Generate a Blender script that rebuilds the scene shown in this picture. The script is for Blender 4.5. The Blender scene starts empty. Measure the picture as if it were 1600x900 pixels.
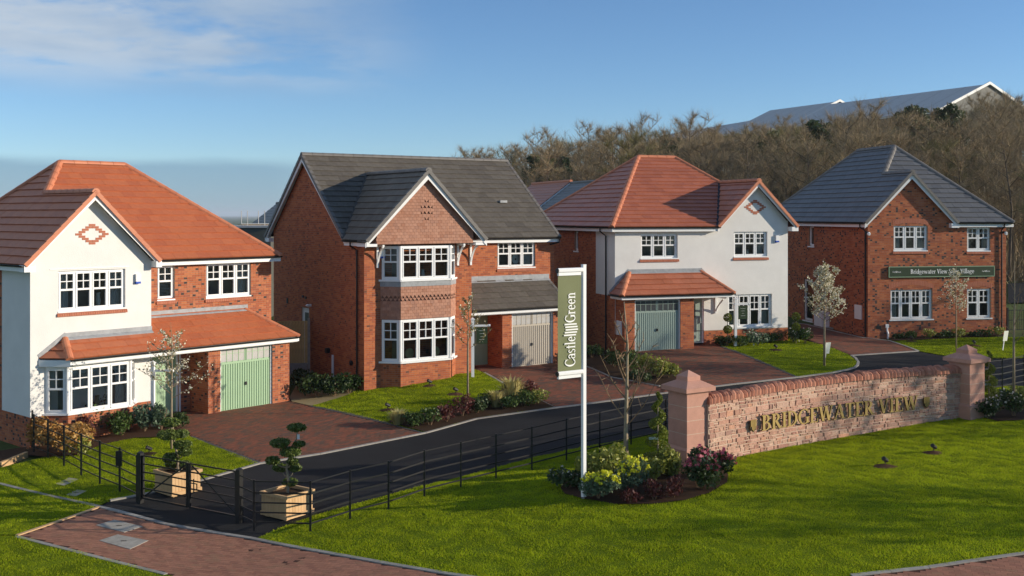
import bpy, bmesh, math, random
import numpy as np
from mathutils import Vector, Matrix
SC = bpy.context.scene
COL = SC.collection
random.seed(11)
RN = np.random.default_rng(11)
R = math.radians

# ------------------------------------------------------------------ camera
FP, CX, HY, CAMZ = 1700.0, 800.0, 336.0, 8.0
cam = bpy.data.cameras.new('camera')
cam.sensor_width = 36.0
cam.lens = FP / 1600.0 * 36.0
cam.shift_y = -(450.0 - HY) / 1600.0
cam.clip_start = 0.5
cam.clip_end = 20000
camo = bpy.data.objects.new('camera', cam)
COL.objects.link(camo)
camo.location = (0, 0, CAMZ)
camo.rotation_euler = (R(90), 0, 0)
SC.camera = camo

# ------------------------------------------------------------------ sky and sun
SUN_AZ, SUN_EL = -4.0, 14.8          # degrees from +x towards +y, degrees up
SUN_STRENGTH, SKY_STRENGTH = 3.75, 0.10
world = bpy.data.worlds.new('World')
SC.world = world
world.use_nodes = True
nt = world.node_tree
nt.nodes.clear()
def WN(t, **k):
    n = nt.nodes.new(t)
    for a, b in k.items():
        setattr(n, a, b)
    return n
def wmath(op, a, b=None, c=None):
    n = WN('ShaderNodeMath', operation=op)
    for i, x in enumerate((a, b, c)):
        if x is None: continue
        if isinstance(x, (int, float)): n.inputs[i].default_value = x
        else: nt.links.new(x, n.inputs[i])
    return n.outputs[0]
def wstep(x, a, b):
    n = WN('ShaderNodeMapRange', interpolation_type='SMOOTHSTEP')
    nt.links.new(x, n.inputs[0])
    n.inputs[1].default_value = a; n.inputs[2].default_value = b
    return n.outputs[0]
sky = WN('ShaderNodeTexSky', sky_type='NISHITA')
sky.sun_disc = False
sky.sun_elevation = R(SUN_EL)
sky.sun_rotation = R(90 - SUN_AZ)
sky.altitude = 50
sky.air_density = 0.8
sky.dust_density = 0.0
sky.ozone_density = 4.2
tc = WN('ShaderNodeTexCoord')
sep = WN('ShaderNodeSeparateXYZ')
nt.links.new(tc.outputs['Generated'], sep.inputs[0])
dx, dy, dz = sep.outputs
el = dz
# thin cloud sheet seen from below: project the direction on a high plane
zc = wmath('ADD', wmath('MAXIMUM', dz, 0.0), 0.10)
cmb = WN('ShaderNodeCombineXYZ')
nt.links.new(wmath('DIVIDE', dx, zc), cmb.inputs[0])
nt.links.new(wmath('DIVIDE', dy, zc), cmb.inputs[1])
nz1 = WN('ShaderNodeTexNoise'); nz1.inputs['Scale'].default_value = 1.7
nz1.inputs['Detail'].default_value = 9; nz1.inputs['Roughness'].default_value = 0.62
nt.links.new(cmb.outputs[0], nz1.inputs['Vector'])
nz2 = WN('ShaderNodeTexNoise'); nz2.inputs['Scale'].default_value = 0.55
nz2.inputs['Detail'].default_value = 3
nt.links.new(cmb.outputs[0], nz2.inputs['Vector'])
left = wstep(wmath('MULTIPLY', dx, -1.0), 0.05, 0.25)           # the cloud lies towards the west
high = wstep(el, 0.092, 0.150)
dens = wmath('MULTIPLY', wmath('MULTIPLY', left, high), wstep(wmath('ADD', wmath('MULTIPLY', nz1.outputs[0], 0.7), wmath('MULTIPLY', nz2.outputs[0], 0.3)), 0.37, 0.54))
# low bank of far cloud on the western horizon
cmb2 = WN('ShaderNodeCombineXYZ')
nt.links.new(wmath('MULTIPLY', dx, 7.0), cmb2.inputs[0])
nt.links.new(wmath('MULTIPLY', dz, 60.0), cmb2.inputs[2])
nz3 = WN('ShaderNodeTexNoise'); nz3.inputs['Scale'].default_value = 1.0
nz3.inputs['Detail'].default_value = 6
nt.links.new(cmb2.outputs[0], nz3.inputs['Vector'])
edge = wmath('ADD', wmath('MULTIPLY', el, -1.0), wmath('MULTIPLY', wmath('SUBTRACT', nz3.outputs[0], 0.5), 0.02))
bank = wmath('MULTIPLY', wstep(edge, -0.054, -0.040), wstep(wmath('MULTIPLY', dx, -1.0), 0.10, 0.22))
nz4 = WN('ShaderNodeTexNoise'); nz4.inputs['Scale'].default_value = 0.9; nz4.inputs['Detail'].default_value = 7
nt.links.new(cmb.outputs[0], nz4.inputs['Vector'])
cc = WN('ShaderNodeMixRGB'); nt.links.new(wstep(nz4.outputs[0], .38, .66), cc.inputs[0]); cc.inputs[1].default_value = (2.2, 3.0, 4.1, 1); cc.inputs[2].default_value = (4.0, 4.4, 4.8, 1)
mx = WN('ShaderNodeMixRGB'); nt.links.new(wmath('MULTIPLY', dens, 0.85), mx.inputs[0])
nt.links.new(sky.outputs[0], mx.inputs[1]); nt.links.new(cc.outputs[0], mx.inputs[2])
mx2 = WN('ShaderNodeMixRGB'); nt.links.new(wmath('MULTIPLY', bank, 0.72), mx2.inputs[0])
nt.links.new(mx.outputs[0], mx2.inputs[1]); mx2.inputs[2].default_value = (1.35, 2.35, 3.35, 1)
bg = WN('ShaderNodeBackground'); bg.inputs[1].default_value = SKY_STRENGTH
nt.links.new(mx2.outputs[0], bg.inputs[0])
wo = WN('ShaderNodeOutputWorld'); nt.links.new(bg.outputs[0], wo.inputs[0])

sun = bpy.data.lights.new('sun', 'SUN')
sun.energy = SUN_STRENGTH
sun.angle = R(0.5)
sun.color = (1.0, 0.88, 0.71)
suno = bpy.data.objects.new('sun', sun)
COL.objects.link(suno)
sv = Vector((math.cos(R(SUN_AZ)) * math.cos(R(SUN_EL)), math.sin(R(SUN_AZ)) * math.cos(R(SUN_EL)), math.sin(R(SUN_EL))))
suno.rotation_euler = sv.to_track_quat('Z', 'Y').to_euler()
suno.location = (60, 10, 40)
SC.view_settings.view_transform = 'Standard'
SC.view_settings.look = 'None'
SC.view_settings.exposure = 0.6
SC.view_settings.gamma = 1.0

# ------------------------------------------------------------------ helpers
def put(o, parent=None, kind=None, label=None, cat=None, group=None):
    COL.objects.link(o)
    if parent is not None: o.parent = parent
    if kind: o['kind'] = kind
    if label: o['label'] = label
    if cat: o['category'] = cat
    if group: o['group'] = group
    return o
def thing(name, label, cat, loc=(0, 0, 0), rz=0.0, group=None):
    o = bpy.data.objects.new(name, None)
    o.empty_display_size = 0.3
    o.location = loc
    o.rotation_euler = (0, 0, rz)
    return put(o, None, None, label, cat, group)
def mesh_np(name, V, F, mat, smooth=False):
    """V (n,3), F (m,k) arrays"""
    me = bpy.data.meshes.new(name)
    V = np.asarray(V, np.float32); F = np.asarray(F, np.int32)
    m, k = F.shape
    me.vertices.add(len(V)); me.vertices.foreach_set('co', V.ravel())
    me.loops.add(m * k); me.loops.foreach_set('vertex_index', F.ravel())
    me.polygons.add(m)
    me.polygons.foreach_set('loop_start', np.arange(0, m * k, k, dtype=np.int32))
    me.polygons.foreach_set('loop_total', np.full(m, k, dtype=np.int32))
    me.polygons.foreach_set('use_smooth', np.full(m, bool(smooth)))
    me.update(calc_edges=True)
    me.materials.append(mat)
    return me
class MB:
    def __init__(s):
        s.v = []; s.f = []; s.m = []
    def add(s, vs, fs, m=0):
        b = len(s.v)
        s.v.extend([tuple(x) for x in vs])
        for f in fs:
            s.f.append([b + i for i in f]); s.m.append(m)
    def hexa(s, p, m=0, back=True):
        """8 corners: 0-3 one face, 4-7 the opposite one"""
        fs = [(3, 2, 1, 0), (0, 1, 5, 4), (1, 2, 6, 5), (2, 3, 7, 6), (3, 0, 4, 7)]
        if back: fs.append((4, 5, 6, 7))
        s.add(p, fs, m)
    def box(s, x0, x1, y0, y1, z0, z1, m=0):
        s.hexa([(x0, y0, z0), (x1, y0, z0), (x1, y1, z0), (x0, y1, z0), (x0, y0, z1), (x1, y0, z1), (x1, y1, z1), (x0, y1, z1)], m)
    def prism(s, poly, vec, m=0):
        n = len(poly); vec = Vector(vec)
        top = [Vector(p) + vec for p in poly]
        fs = [tuple(range(n - 1, -1, -1)), tuple(range(n, 2 * n))]
        fs += [(i, (i + 1) % n, n + (i + 1) % n, n + i) for i in range(n)]
        s.add([Vector(p) for p in poly] + top, fs, m)
    def tube(s, pts, rad, n=6, m=0, cap=True):
        pts = [Vector(p) for p in pts]
        if not hasattr(rad, '__len__'): rad = [rad] * len(pts)
        rings = []; b = len(s.v)
        for i, p in enumerate(pts):
            a = pts[max(i - 1, 0)]; c = pts[min(i + 1, len(pts) - 1)]
            t = (c - a).normalized()
            u = t.cross(Vector((0.31, 0.95, 0.05)))
            if u.length < 0.1: u = t.cross(Vector((1, 0, 0)))
            u.normalize(); w = t.cross(u)
            for j in range(n):
                an = 2 * math.pi * (j + .5) / n
                s.v.append(tuple(p + (u * math.cos(an) + w * math.sin(an)) * rad[i]))
        for i in range(len(pts) - 1):
            for j in range(n):
                k = (j + 1) % n
                s.f.append([b + i * n + j, b + i * n + k, b + (i + 1) * n + k, b + (i + 1) * n + j]); s.m.append(m)
        if cap:
            s.f.append([b + j for j in range(n - 1, -1, -1)]); s.m.append(m)
            s.f.append([b + (len(pts) - 1) * n + j for j in range(n)]); s.m.append(m)
    def mesh(s, name, mats, smooth=False):
        if not isinstance(mats, (list, tuple)): mats = [mats]
        me = bpy.data.meshes.new(name)
        me.from_pydata(s.v, [], s.f)
        for x in mats: me.materials.append(x)
        if len(mats) > 1: me.polygons.foreach_set('material_index', s.m)
        if smooth: me.polygons.foreach_set('use_smooth', [True] * len(s.f))
        me.update()
        return me
    def build(s, name, mats, parent=None, smooth=False, **k):
        return put(bpy.data.objects.new(name, s.mesh(name, mats, smooth)), parent, **k)
def inst(name, me, parent, M=None, **k):
    o = bpy.data.objects.new(name, me)
    if M is not None: o.matrix_local = M
    return put(o, parent, **k)
def axes(o, x, y, z):
    M = Matrix.Identity(4)
    for i in range(3):
        M[i][0] = x[i]; M[i][1] = y[i]; M[i][2] = z[i]; M[i][3] = o[i]
    return M

# ------------------------------------------------------------------ materials
def M_(name, cols, rough=0.7, nz=(6.0, 0.18), bump=0.0, bscale=None, metal=0.0, spec=0.35, interp='LINEAR', stops=None, trans=0.0, det=5, big=None):
    """colour picked per piece (per island and per object) from cols, mottled by noise"""
    m = bpy.data.materials.new(name); m.use_nodes = True
    t = m.node_tree; N = t.nodes; L = t.links
    b = N['Principled BSDF']
    b.inputs['Roughness'].default_value = rough
    b.inputs['Metallic'].default_value = metal
    b.inputs['Specular IOR Level'].default_value = spec
    if not isinstance(cols[0], (tuple, list)): cols = [cols]
    tcn = N.new('ShaderNodeTexCoord')
    if len(cols) > 1:
        oi = N.new('ShaderNodeObjectInfo'); ge = N.new('ShaderNodeNewGeometry')
        ad = N.new('ShaderNodeMath'); L.new(oi.outputs['Random'], ad.inputs[0]); L.new(ge.outputs['Random Per Island'], ad.inputs[1])
        fr = N.new('ShaderNodeMath'); fr.operation = 'FRACT'; L.new(ad.outputs[0], fr.inputs[0])
        rp = N.new('ShaderNodeValToRGB'); rp.color_ramp.interpolation = interp
        e = rp.color_ramp.elements
        st = stops or [i / (len(cols) - (0 if interp == 'CONSTANT' else 1)) for i in range(len(cols))]
        while len(e) < len(cols): e.new(0.5)
        for i, c in enumerate(cols):
            e[i].position = st[i]; e[i].color = (*c, 1)
        L.new(fr.outputs[0], rp.inputs[0]); col = rp.outputs[0]
    else:
        rg = N.new('ShaderNodeRGB'); rg.outputs[0].default_value = (*cols[0], 1); col = rg.outputs[0]
    def mott(col, sc, am, detail):
        no = N.new('ShaderNodeTexNoise'); no.inputs['Scale'].default_value = sc; no.inputs['Detail'].default_value = detail
        no.inputs['Roughness'].default_value = 0.65
        L.new(tcn.outputs['Object'], no.inputs['Vector'])
        mr = N.new('ShaderNodeMapRange'); L.new(no.outputs[0], mr.inputs[0])
        mr.inputs[1].default_value = 0.25; mr.inputs[2].default_value = 0.75
        mr.inputs[3].default_value = 1 - am; mr.inputs[4].default_value = 1 + am
        mm = N.new('ShaderNodeVectorMath'); mm.operation = 'SCALE'
        L.new(col, mm.inputs[0]); L.new(mr.outputs[0], mm.inputs['Scale'])
        return mm.outputs[0], no
    no = None
    if nz: col, no = mott(col, nz[0], nz[1], det)
    if big: col, _ = mott(col, big[0], big[1], 3)
    L.new(col, b.inputs['Base Color'])
    if bump:
        nb = N.new('ShaderNodeTexNoise'); nb.inputs['Scale'].default_value = bscale or 20; nb.inputs['Detail'].default_value = 4
        L.new(tcn.outputs['Object'], nb.inputs['Vector'])
        bn = N.new('ShaderNodeBump'); bn.inputs['Strength'].default_value = bump; bn.inputs['Distance'].default_value = 0.02
        L.new(nb.outputs[0], bn.inputs['Height']); L.new(bn.outputs[0], b.inputs['Normal'])
    if trans:
        tr = N.new('ShaderNodeBsdfTranslucent'); L.new(col, tr.inputs[0])
        mi = N.new('ShaderNodeMixShader'); mi.inputs[0].default_value = trans
        L.new(b.outputs[0], mi.inputs[1]); L.new(tr.outputs[0], mi.inputs[2])
        L.new(mi.outputs[0], N['Material Output'].inputs[0])
    return m
BR_FLECK = M_('brick_flecked', [(.40, .125, .055), (.46, .16, .07), (.36, .105, .05), (.43, .15, .075), (.31, .10, .055)], .85, (40, .14), interp='CONSTANT', stops=[0, .22, .45, .68, .86], spec=.15)
BR_DARK = M_('brick_header_flecked', [(.06, .045, .042), (.09, .06, .05), (.40, .125, .055), (.36, .11, .05)], .85, (40, .14), interp='CONSTANT', stops=[0, .3, .62, .8], spec=.15)
BR_PLAIN = M_('brick_orange', [(.42, .125, .05), (.47, .15, .06), (.37, .105, .048), (.44, .14, .06), (.31, .09, .045)], .85, (40, .14), interp='CONSTANT', stops=[0, .2, .42, .66, .86], spec=.15)
BR_DARK2 = M_('brick_header_plain', [(.16, .07, .045), (.24, .08, .045), (.42, .125, .05)], .85, (40, .14), interp='CONSTANT', stops=[0, .3, .6], spec=.15)
BR_PINK = M_('brick_soldier', [(.46, .18, .11), (.42, .15, .09)], .85, (30, .12), spec=.15)
MORTAR = M_('mortar', (.33, .23, .17), .95, (12, .15), spec=.1)
BR_FAR = M_('brick_backing', (.33, .12, .07), .95, (9, .2), spec=.1)
RENDER = M_('white_render', (.725, .71, .675), .9, (1.6, .05), bump=.35, bscale=55, spec=.15, big=(.5, .045))
PVC = M_('white_upvc', (.82, .82, .81), .35, (3, .02), spec=.4)
PAINT = M_('white_painted_board', (.80, .80, .79), .45, (3, .03), spec=.35)
BLACKP = M_('black_plastic', (.012, .012, .013), .4, (5, .2), spec=.4)
IRON = M_('black_painted_steel', (.010, .010, .011), .38, (8, .25), spec=.5)
LEAD = M_('lead_flashing', (.30, .31, .32), .5, (5, .25), spec=.4, bump=.3, bscale=9)
TILE_R = M_('terracotta_tile', [(.42, .122, .05), (.46, .14, .058), (.40, .112, .047), (.44, .132, .055), (.45, .135, .053)], .5, (7, .12), big=(.7, .05), spec=.45, bump=.12, bscale=120)
TILE_R2 = M_('red_tile', [(.40, .125, .06), (.44, .14, .07), (.35, .105, .05), (.42, .13, .06)], .42, (7, .15), big=(.6, .05), spec=.55, bump=.12, bscale=120)
TILE_G = M_('grey_tile', [(.115, .10, .08), (.135, .118, .096), (.10, .086, .07), (.125, .108, .088)], .6, (5, .22), big=(.6, .14), spec=.3, bump=.12, bscale=120)
TILE_B = M_('slate_grey_tile', [(.115, .115, .115), (.135, .135, .135), (.10, .10, .102)], .45, (5, .16), big=(.7, .1), spec=.55, bump=.1, bscale=120)
RIDGE_R = M_('terracotta_ridge', [(.50, .17, .085), (.55, .20, .10)], .55, (6, .12), spec=.35)
RIDGE_G = M_('grey_ridge', [(.14, .13, .12), (.17, .155, .14)], .55, (6, .15), spec=.35)
HUNG = M_('hung_clay_tile', [(.40, .20, .13), (.45, .235, .16), (.35, .165, .105), (.42, .22, .15), (.33, .17, .12)], .8, (9, .12), spec=.2)
FELT = M_('roof_underlay', (.03, .025, .022), .9, None)
DARKIN = M_('room_wall', (.20, .19, .175), .9, (2, .2))
CURT = M_('curtain', [(.50, .50, .50), (.60, .58, .54)], .9, (20, .1))
BLIND = M_('roller_blind', (.62, .60, .54), .8, (10, .06))
SAGE = M_('sage_green_paint', (.32, .47, .29), .45, (3, .04), spec=.35)
BEIGE = M_('beige_paint', (.47, .42, .34), .45, (3, .04), spec=.35)
TEALG = M_('grey_green_paint', (.30, .38, .33), .42, (3, .04), spec=.35)
FROST = M_('frosted_panel', (.45, .44, .42), .3, (6, .12), spec=.5)
DKGREEN = M_('dark_green_board', (.030, .050, .020), .4, (3, .08), spec=.4)
BANNERG = M_('olive_banner', (.175, .19, .095), .7, (3, .05), spec=.2)
WHITEP = M_('white_lettering', (.85, .85, .82), .6, None, spec=.2)
BRASS = M_('brass_lettering', (.34, .23, .06), .5, (20, .2), metal=.2, spec=.5)
BRASSE = M_('brass_letter_side', (.07, .045, .015), .6, None, metal=.4)
STONE = M_('pink_sandstone', [(.46, .25, .18), (.54, .32, .24), (.38, .20, .15), (.50, .30, .22), (.60, .40, .30), (.34, .20, .16), (.56, .30, .20)], .9, (11, .28), bump=.9, bscale=28, spec=.12)
COPE = M_('red_sandstone_coping', [(.40, .17, .11), (.45, .21, .14), (.35, .14, .09)], .9, (12, .2), bump=.5, bscale=22, spec=.12)
ASHLAR = M_('red_sandstone_ashlar', [(.50, .27, .20), (.53, .29, .22), (.48, .255, .19)], .85, (5, .1), bump=.15, bscale=60, spec=.12)
LIME = M_('lime_mortar', (.55, .42, .32), .95, (16, .16), spec=.08)
ASPH = M_('asphalt', (.019, .019, .020), .85, (120, .5), bump=.5, bscale=260, spec=.2, big=(.45, .35))
CONC = M_('concrete_edging', [(.30, .28, .25), (.36, .34, .30), (.26, .24, .22)], .9, (10, .2), spec=.15)
SLAB = M_('concrete_slab', (.36, .33, .28), .9, (6, .2), spec=.15, big=(1.5, .1))
PAVE = M_('block_paver', [(.20, .075, .045), (.14, .075, .05), (.245, .085, .05), (.12, .072, .052), (.17, .08, .05), (.21, .078, .046)], .85, (14, .2), interp='CONSTANT', spec=.2)
PAVE2 = M_('block_paver_light', [(.33, .15, .092), (.37, .17, .105), (.28, .125, .08), (.31, .16, .095)], .85, (14, .18), spec=.2)
PAVED = M_('block_paver_edge', [(.075, .07, .07), (.10, .09, .085)], .85, (14, .2), spec=.2)
JOINT = M_('paver_joint', (.075, .038, .028), .95, (20, .2), spec=.1)
SANDP = M_('sand_gravel_path', (.33, .26, .14), .95, (60, .25), spec=.1)
LAWN = M_('lawn_soil', (.11, .15, .010), .9, (30, .35), spec=.0, big=(.9, .25), bump=.6, bscale=40)
GRASS = M_('grass_blade', [(.34, .43, .012), (.41, .47, .016), (.25, .36, .010), (.48, .49, .03), (.36, .44, .014)], .8, (1.1, .18), spec=.05, det=5, big=(.22, .12), trans=.45)
EARTH = M_('rough_grass_ground', (.075, .10, .03), .95, (3, .4), spec=.1, big=(.05, .35))
SOIL = M_('bark_mulch', [(.035, .020, .012), (.06, .035, .02), (.10, .05, .03)], .95, (25, .4), spec=.1)
TRUNKP = M_('pale_bark', (.30, .24, .16), .85, (14, .3), spec=.15)
TRUNKB = M_('twig_bark', [(.28, .19, .11), (.22, .14, .08)], .85, (14, .25), spec=.15)
BARKW = M_('wood_tree_bark', [(.13, .10, .075), (.18, .14, .10), (.10, .08, .06)], .9, (3, .25), spec=.1)
BIRCH = M_('birch_bark', (.42, .38, .33), .8, (6, .3), spec=.15)
TWIG = M_('bare_twigs', [(.32, .235, .145), (.38, .285, .175), (.27, .205, .12), (.34, .28, .14)], .9, None, spec=.1)
TWIGG = M_('catkin_twigs', [(.20, .18, .07), (.17, .15, .06), (.24, .20, .09)], .9, None, spec=.1)
PETAL = M_('cream_blossom', [(.80, .76, .60), (.72, .66, .46), (.85, .82, .70)], .7, None, spec=.2, trans=.25)
LEAFN = M_('young_leaf', [(.17, .17, .05), (.24, .22, .08)], .7, None, spec=.2, trans=.3)
def leafm(n, cs, trans=.25): return M_(n, cs, .5, None, spec=.35, trans=trans)
L_DARK = leafm('dark_evergreen_leaf', [(.025, .05, .012), (.04, .07, .018), (.06, .09, .025)])
L_MID = leafm('mid_green_leaf', [(.06, .10, .02), (.09, .14, .03), (.045, .08, .018)])
L_CLOUD = leafm('clipped_holly_leaf', [(.08, .125, .02), (.13, .18, .035), (.18, .22, .05), (.05, .085, .016)])
L_SPIR = leafm('golden_green_conifer', [(.15, .19, .02), (.22, .25, .03), (.10, .13, .018)])
L_YEL = leafm('yellow_green_leaf', [(.24, .26, .04), (.34, .34, .07), (.12, .17, .03)])
L_LIME = leafm('lime_flower', [(.62, .62, .03), (.72, .70, .05)])
L_PINK = leafm('pink_flower', [(.58, .11, .15), (.70, .20, .24), (.45, .06, .10)])
L_WHITE = leafm('white_flower', [(.8, .76, .68), (.7, .62, .55)])
L_RED = leafm('dark_red_leaf', [(.10, .025, .02), (.14, .04, .03), (.07, .02, .018)])
L_ORG = leafm('coppery_leaf', [(.45, .24, .06), (.38, .19, .05), (.52, .32, .10)])
L_STRAW = leafm('straw_grass_leaf', [(.50, .42, .14), (.58, .50, .22), (.36, .34, .10)])
L_BLUE = leafm('blue_green_leaf', [(.10, .15, .09), (.13, .19, .11)])
L_PINE = leafm('pine_needles', [(.035, .055, .02), (.05, .075, .025), (.07, .09, .03)])
TIMBER = M_('planed_softwood', [(.55, .35, .17), (.60, .39, .20), (.50, .31, .15)], .7, (9, .15), spec=.25)
FENCEW = M_('garden_fence_board', [(.60, .40, .16), (.64, .44, .19), (.55, .36, .14)], .85, (9, .2), spec=.15)
METALW2 = M_('olive_metal_wall', (.10, .10, .085), .6, (2, .12), spec=.3)
METALR = M_('grey_metal_cladding', (.50, .50, .49), .9, (2, .10), spec=.05)
METALW = M_('pale_metal_trim', (.75, .74, .70), .5, (2, .06), spec=.4)
METALD = M_('dark_glazing_strip', (.03, .032, .035), .3, (2, .2), spec=.5)
STEEL = M_('galvanised_steel', (.45, .45, .46), .4, (9, .1), metal=.7)
SIGNW = M_('plant_label_card', [(.75, .78, .62), (.8, .8, .72)], .6, None)
BLUE = M_('blue_alarm_plastic', (.01, .07, .42), .4, None)
GOLD = M_('gold_ornament', (.50, .42, .20), .4, (8, .2), metal=.3)
PEBBLE = M_('pale_ornament', (.70, .68, .62), .5, None)
def glass_mat():
    m = bpy.data.materials.new('window_glass'); m.use_nodes = True
    t = m.node_tree; N = t.nodes; L = t.links; N.remove(N['Principled BSDF'])
    gl = N.new('ShaderNodeBsdfGlossy'); gl.inputs['Roughness'].default_value = 0.03
    tr = N.new('ShaderNodeBsdfTransparent'); tr.inputs[0].default_value = (.80, .84, .83, 1)
    fr = N.new('ShaderNodeFresnel'); fr.inputs[0].default_value = 1.6
    mi = N.new('ShaderNodeMixShader'); L.new(fr.outputs[0], mi.inputs[0]); L.new(tr.outputs[0], mi.inputs[1]); L.new(gl.outputs[0], mi.inputs[2])
    L.new(mi.outputs[0], N['Material Output'].inputs[0])
    return m
GLASS = glass_mat()

# ------------------------------------------------------------------ terrain
def world_at(px, py, d): return ((px - CX) / FP * d, d, CAMZ - (py - HY) / FP * d)
CTRL = []
for px, py, h in [(344, 643.5, 6.7), (452, 627, 6.7), (47, 705, 7.02), (5, 752, 7.2), (220, 787, 7.1), (375, 818, 7.15), (484, 834, 7.12), (100, 833, 7.25),
                  (250, 895, 7.3), (547, 814, 7.0), (663, 778, 6.86), (775, 750, 6.74), (885, 721, 6.62), (480, 718, 6.86), (650, 682, 6.72), (850, 645, 6.52),
                  (800, 573.5, 6.17), (878, 567, 6.15), (569, 613, 6.49), (701, 591, 6.2), (992, 549, 5.72), (1084, 545, 5.72), (1231, 531, 5.66), (1000, 620, 6.36),
                  (1180, 600, 6.2), (1075, 727, 6.5), (1240, 703, 6.5), (1330, 690, 6.5), (1420, 671.6, 6.43), (1501, 655, 6.35), (1356, 528, 5.83), (1572, 520, 5.76),
                  (1340, 575, 6.02), (1500, 548, 5.9), (912, 780, 6.58), (700, 897, 7.05), (1000, 897, 6.85), (1600, 866, 6.62), (1300, 897, 6.72), (1600, 600, 6.25), (1600, 690, 6.4)]:
    d = h * FP / (py - HY)
    CTRL.append(((px - CX) / FP * d, d, CAMZ - h))
CTRL += [(30, 30, 1.75), (30, 52, 2.3), (-26, 24, .6), (-27, 40, .9), (0, 62, 2.5), (-24, 60, 1.4), (26, 66, 2.6), (-12, 15, .6), (12, 15, 1.1), (28, 14, 1.4), (-6.0, 50, 1.85), (-14, 42, 1.25)]
CTRL = np.array(CTRL)
def tps(r2): return 0.5 * r2 * np.log(np.maximum(r2, 1e-9))
def fit_tps():
    P = CTRL[:, :2]; n = len(P)
    r2 = ((P[:, None] - P[None]) ** 2).sum(-1)
    A = np.zeros((n + 3, n + 3)); A[:n, :n] = tps(r2) + np.eye(n) * 1.2
    A[:n, n] = 1; A[:n, n + 1:] = P; A[n, :n] = 1; A[n + 1:, :n] = P.T
    return np.linalg.solve(A, np.concatenate([CTRL[:, 2], np.zeros(3)]))
TW = fit_tps()
def sm(x): x = np.clip(x, 0, 1); return x * x * (3 - 2 * x)
def far_h(x, y):
    base = 1.0 + 1.5 * sm((x + 25) / 55) + .6 * sm((y - 20) / 50)
    H = np.interp(x, [-90, -45, -20, -5, 17, 45, 80, 140], [-3, -1.5, 1.0, 3.4, 6.0, 8.6, 11.0, 12.5])
    base = base + H * sm((y - 70) / 75)
    return base - 6 * sm((y - 300) / 900) * sm((-x - 20) / 200)
def terr(x, y):
    x = np.atleast_1d(np.asarray(x, float)); y = np.atleast_1d(np.asarray(y, float))
    n = len(CTRL); out = far_h(x, y)
    ex = np.maximum(np.maximum(-29 - x, x - 29), 0); ey = np.maximum(np.maximum(13 - y, y - 64), 0)
    w = 1 - sm(np.hypot(ex, ey) / 14.0)
    k = np.where(w > 0)[0]
    for c in range(0, len(k), 40000):
        q = k[c:c + 40000]
        r2 = (x[q, None] - CTRL[None, :, 0]) ** 2 + (y[q, None] - CTRL[None, :, 1]) ** 2
        nr = tps(r2) @ TW[:n] + TW[n] + TW[n + 1] * x[q] + TW[n + 2] * y[q]
        out[q] = out[q] * (1 - w[q]) + nr * w[q]
    return out
def tz(x, y): return float(terr(x, y)[0])
def gp(px, py):
    """the point of the terrain seen at a pixel of the photograph"""
    lo, hi = 12.0, 80.0
    ds = np.linspace(lo, hi, 400)
    g = CAMZ - (py - HY) / FP * ds - terr((px - CX) / FP * ds, ds)
    i = int(np.argmax(g < 0)); i = max(i, 1)
    t = g[i - 1] / (g[i - 1] - g[i])
    d = ds[i - 1] + (ds[i] - ds[i - 1]) * t
    x = (px - CX) / FP * d
    return Vector((x, d, tz(x, d)))
def inpoly(P, poly):
    x, y = P[:, 0], P[:, 1]; r = np.zeros(len(P), bool); n = len(poly)
    for i in range(n):
        x0, y0 = poly[i]; x1, y1 = poly[(i + 1) % n]
        c = ((y0 > y) != (y1 > y)) & (x < (x1 - x0) * (y - y0) / ((y1 - y0) or 1e-9) + x0)
        r ^= c
    return r
def pxpoly(pts):
    return [(p.x, p.y) for p in (gp(*q) for q in pts)]
def sheet(name, poly, off, mat, step=1.0, kind='structure', parent=None):
    bm = bmesh.new()
    bm.faces.new([bm.verts.new((x, y, 0)) for x, y in poly])
    bmesh.ops.triangulate(bm, faces=bm.faces[:])
    xs = [p[0] for p in poly]; ys = [p[1] for p in poly]
    for ax, lo, hi in ((0, min(xs), max(xs)), (1, min(ys), max(ys))):
        k = math.ceil(lo / step) * step
        while k < hi:
            co = [0, 0, 0]; no = [0, 0, 0]; co[ax] = k; no[ax] = 1
            bmesh.ops.bisect_plane(bm, geom=bm.verts[:] + bm.edges[:] + bm.faces[:], plane_co=co, plane_no=no)
            k += step
    zz = terr([v.co.x for v in bm.verts], [v.co.y for v in bm.verts])
    for v, z in zip(bm.verts, zz): v.co.z = z + off
    bmesh.ops.recalc_face_normals(bm, faces=bm.faces[:])
    if sum(f.normal.z for f in bm.faces) < 0: bmesh.ops.reverse_faces(bm, faces=bm.faces[:])
    me = bpy.data.meshes.new(name); bm.to_mesh(me); bm.free()
    me.materials.append(mat)
    me.polygons.foreach_set('use_smooth', [True] * len(me.polygons))
    return put(bpy.data.objects.new(name, me), parent, kind)
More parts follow.
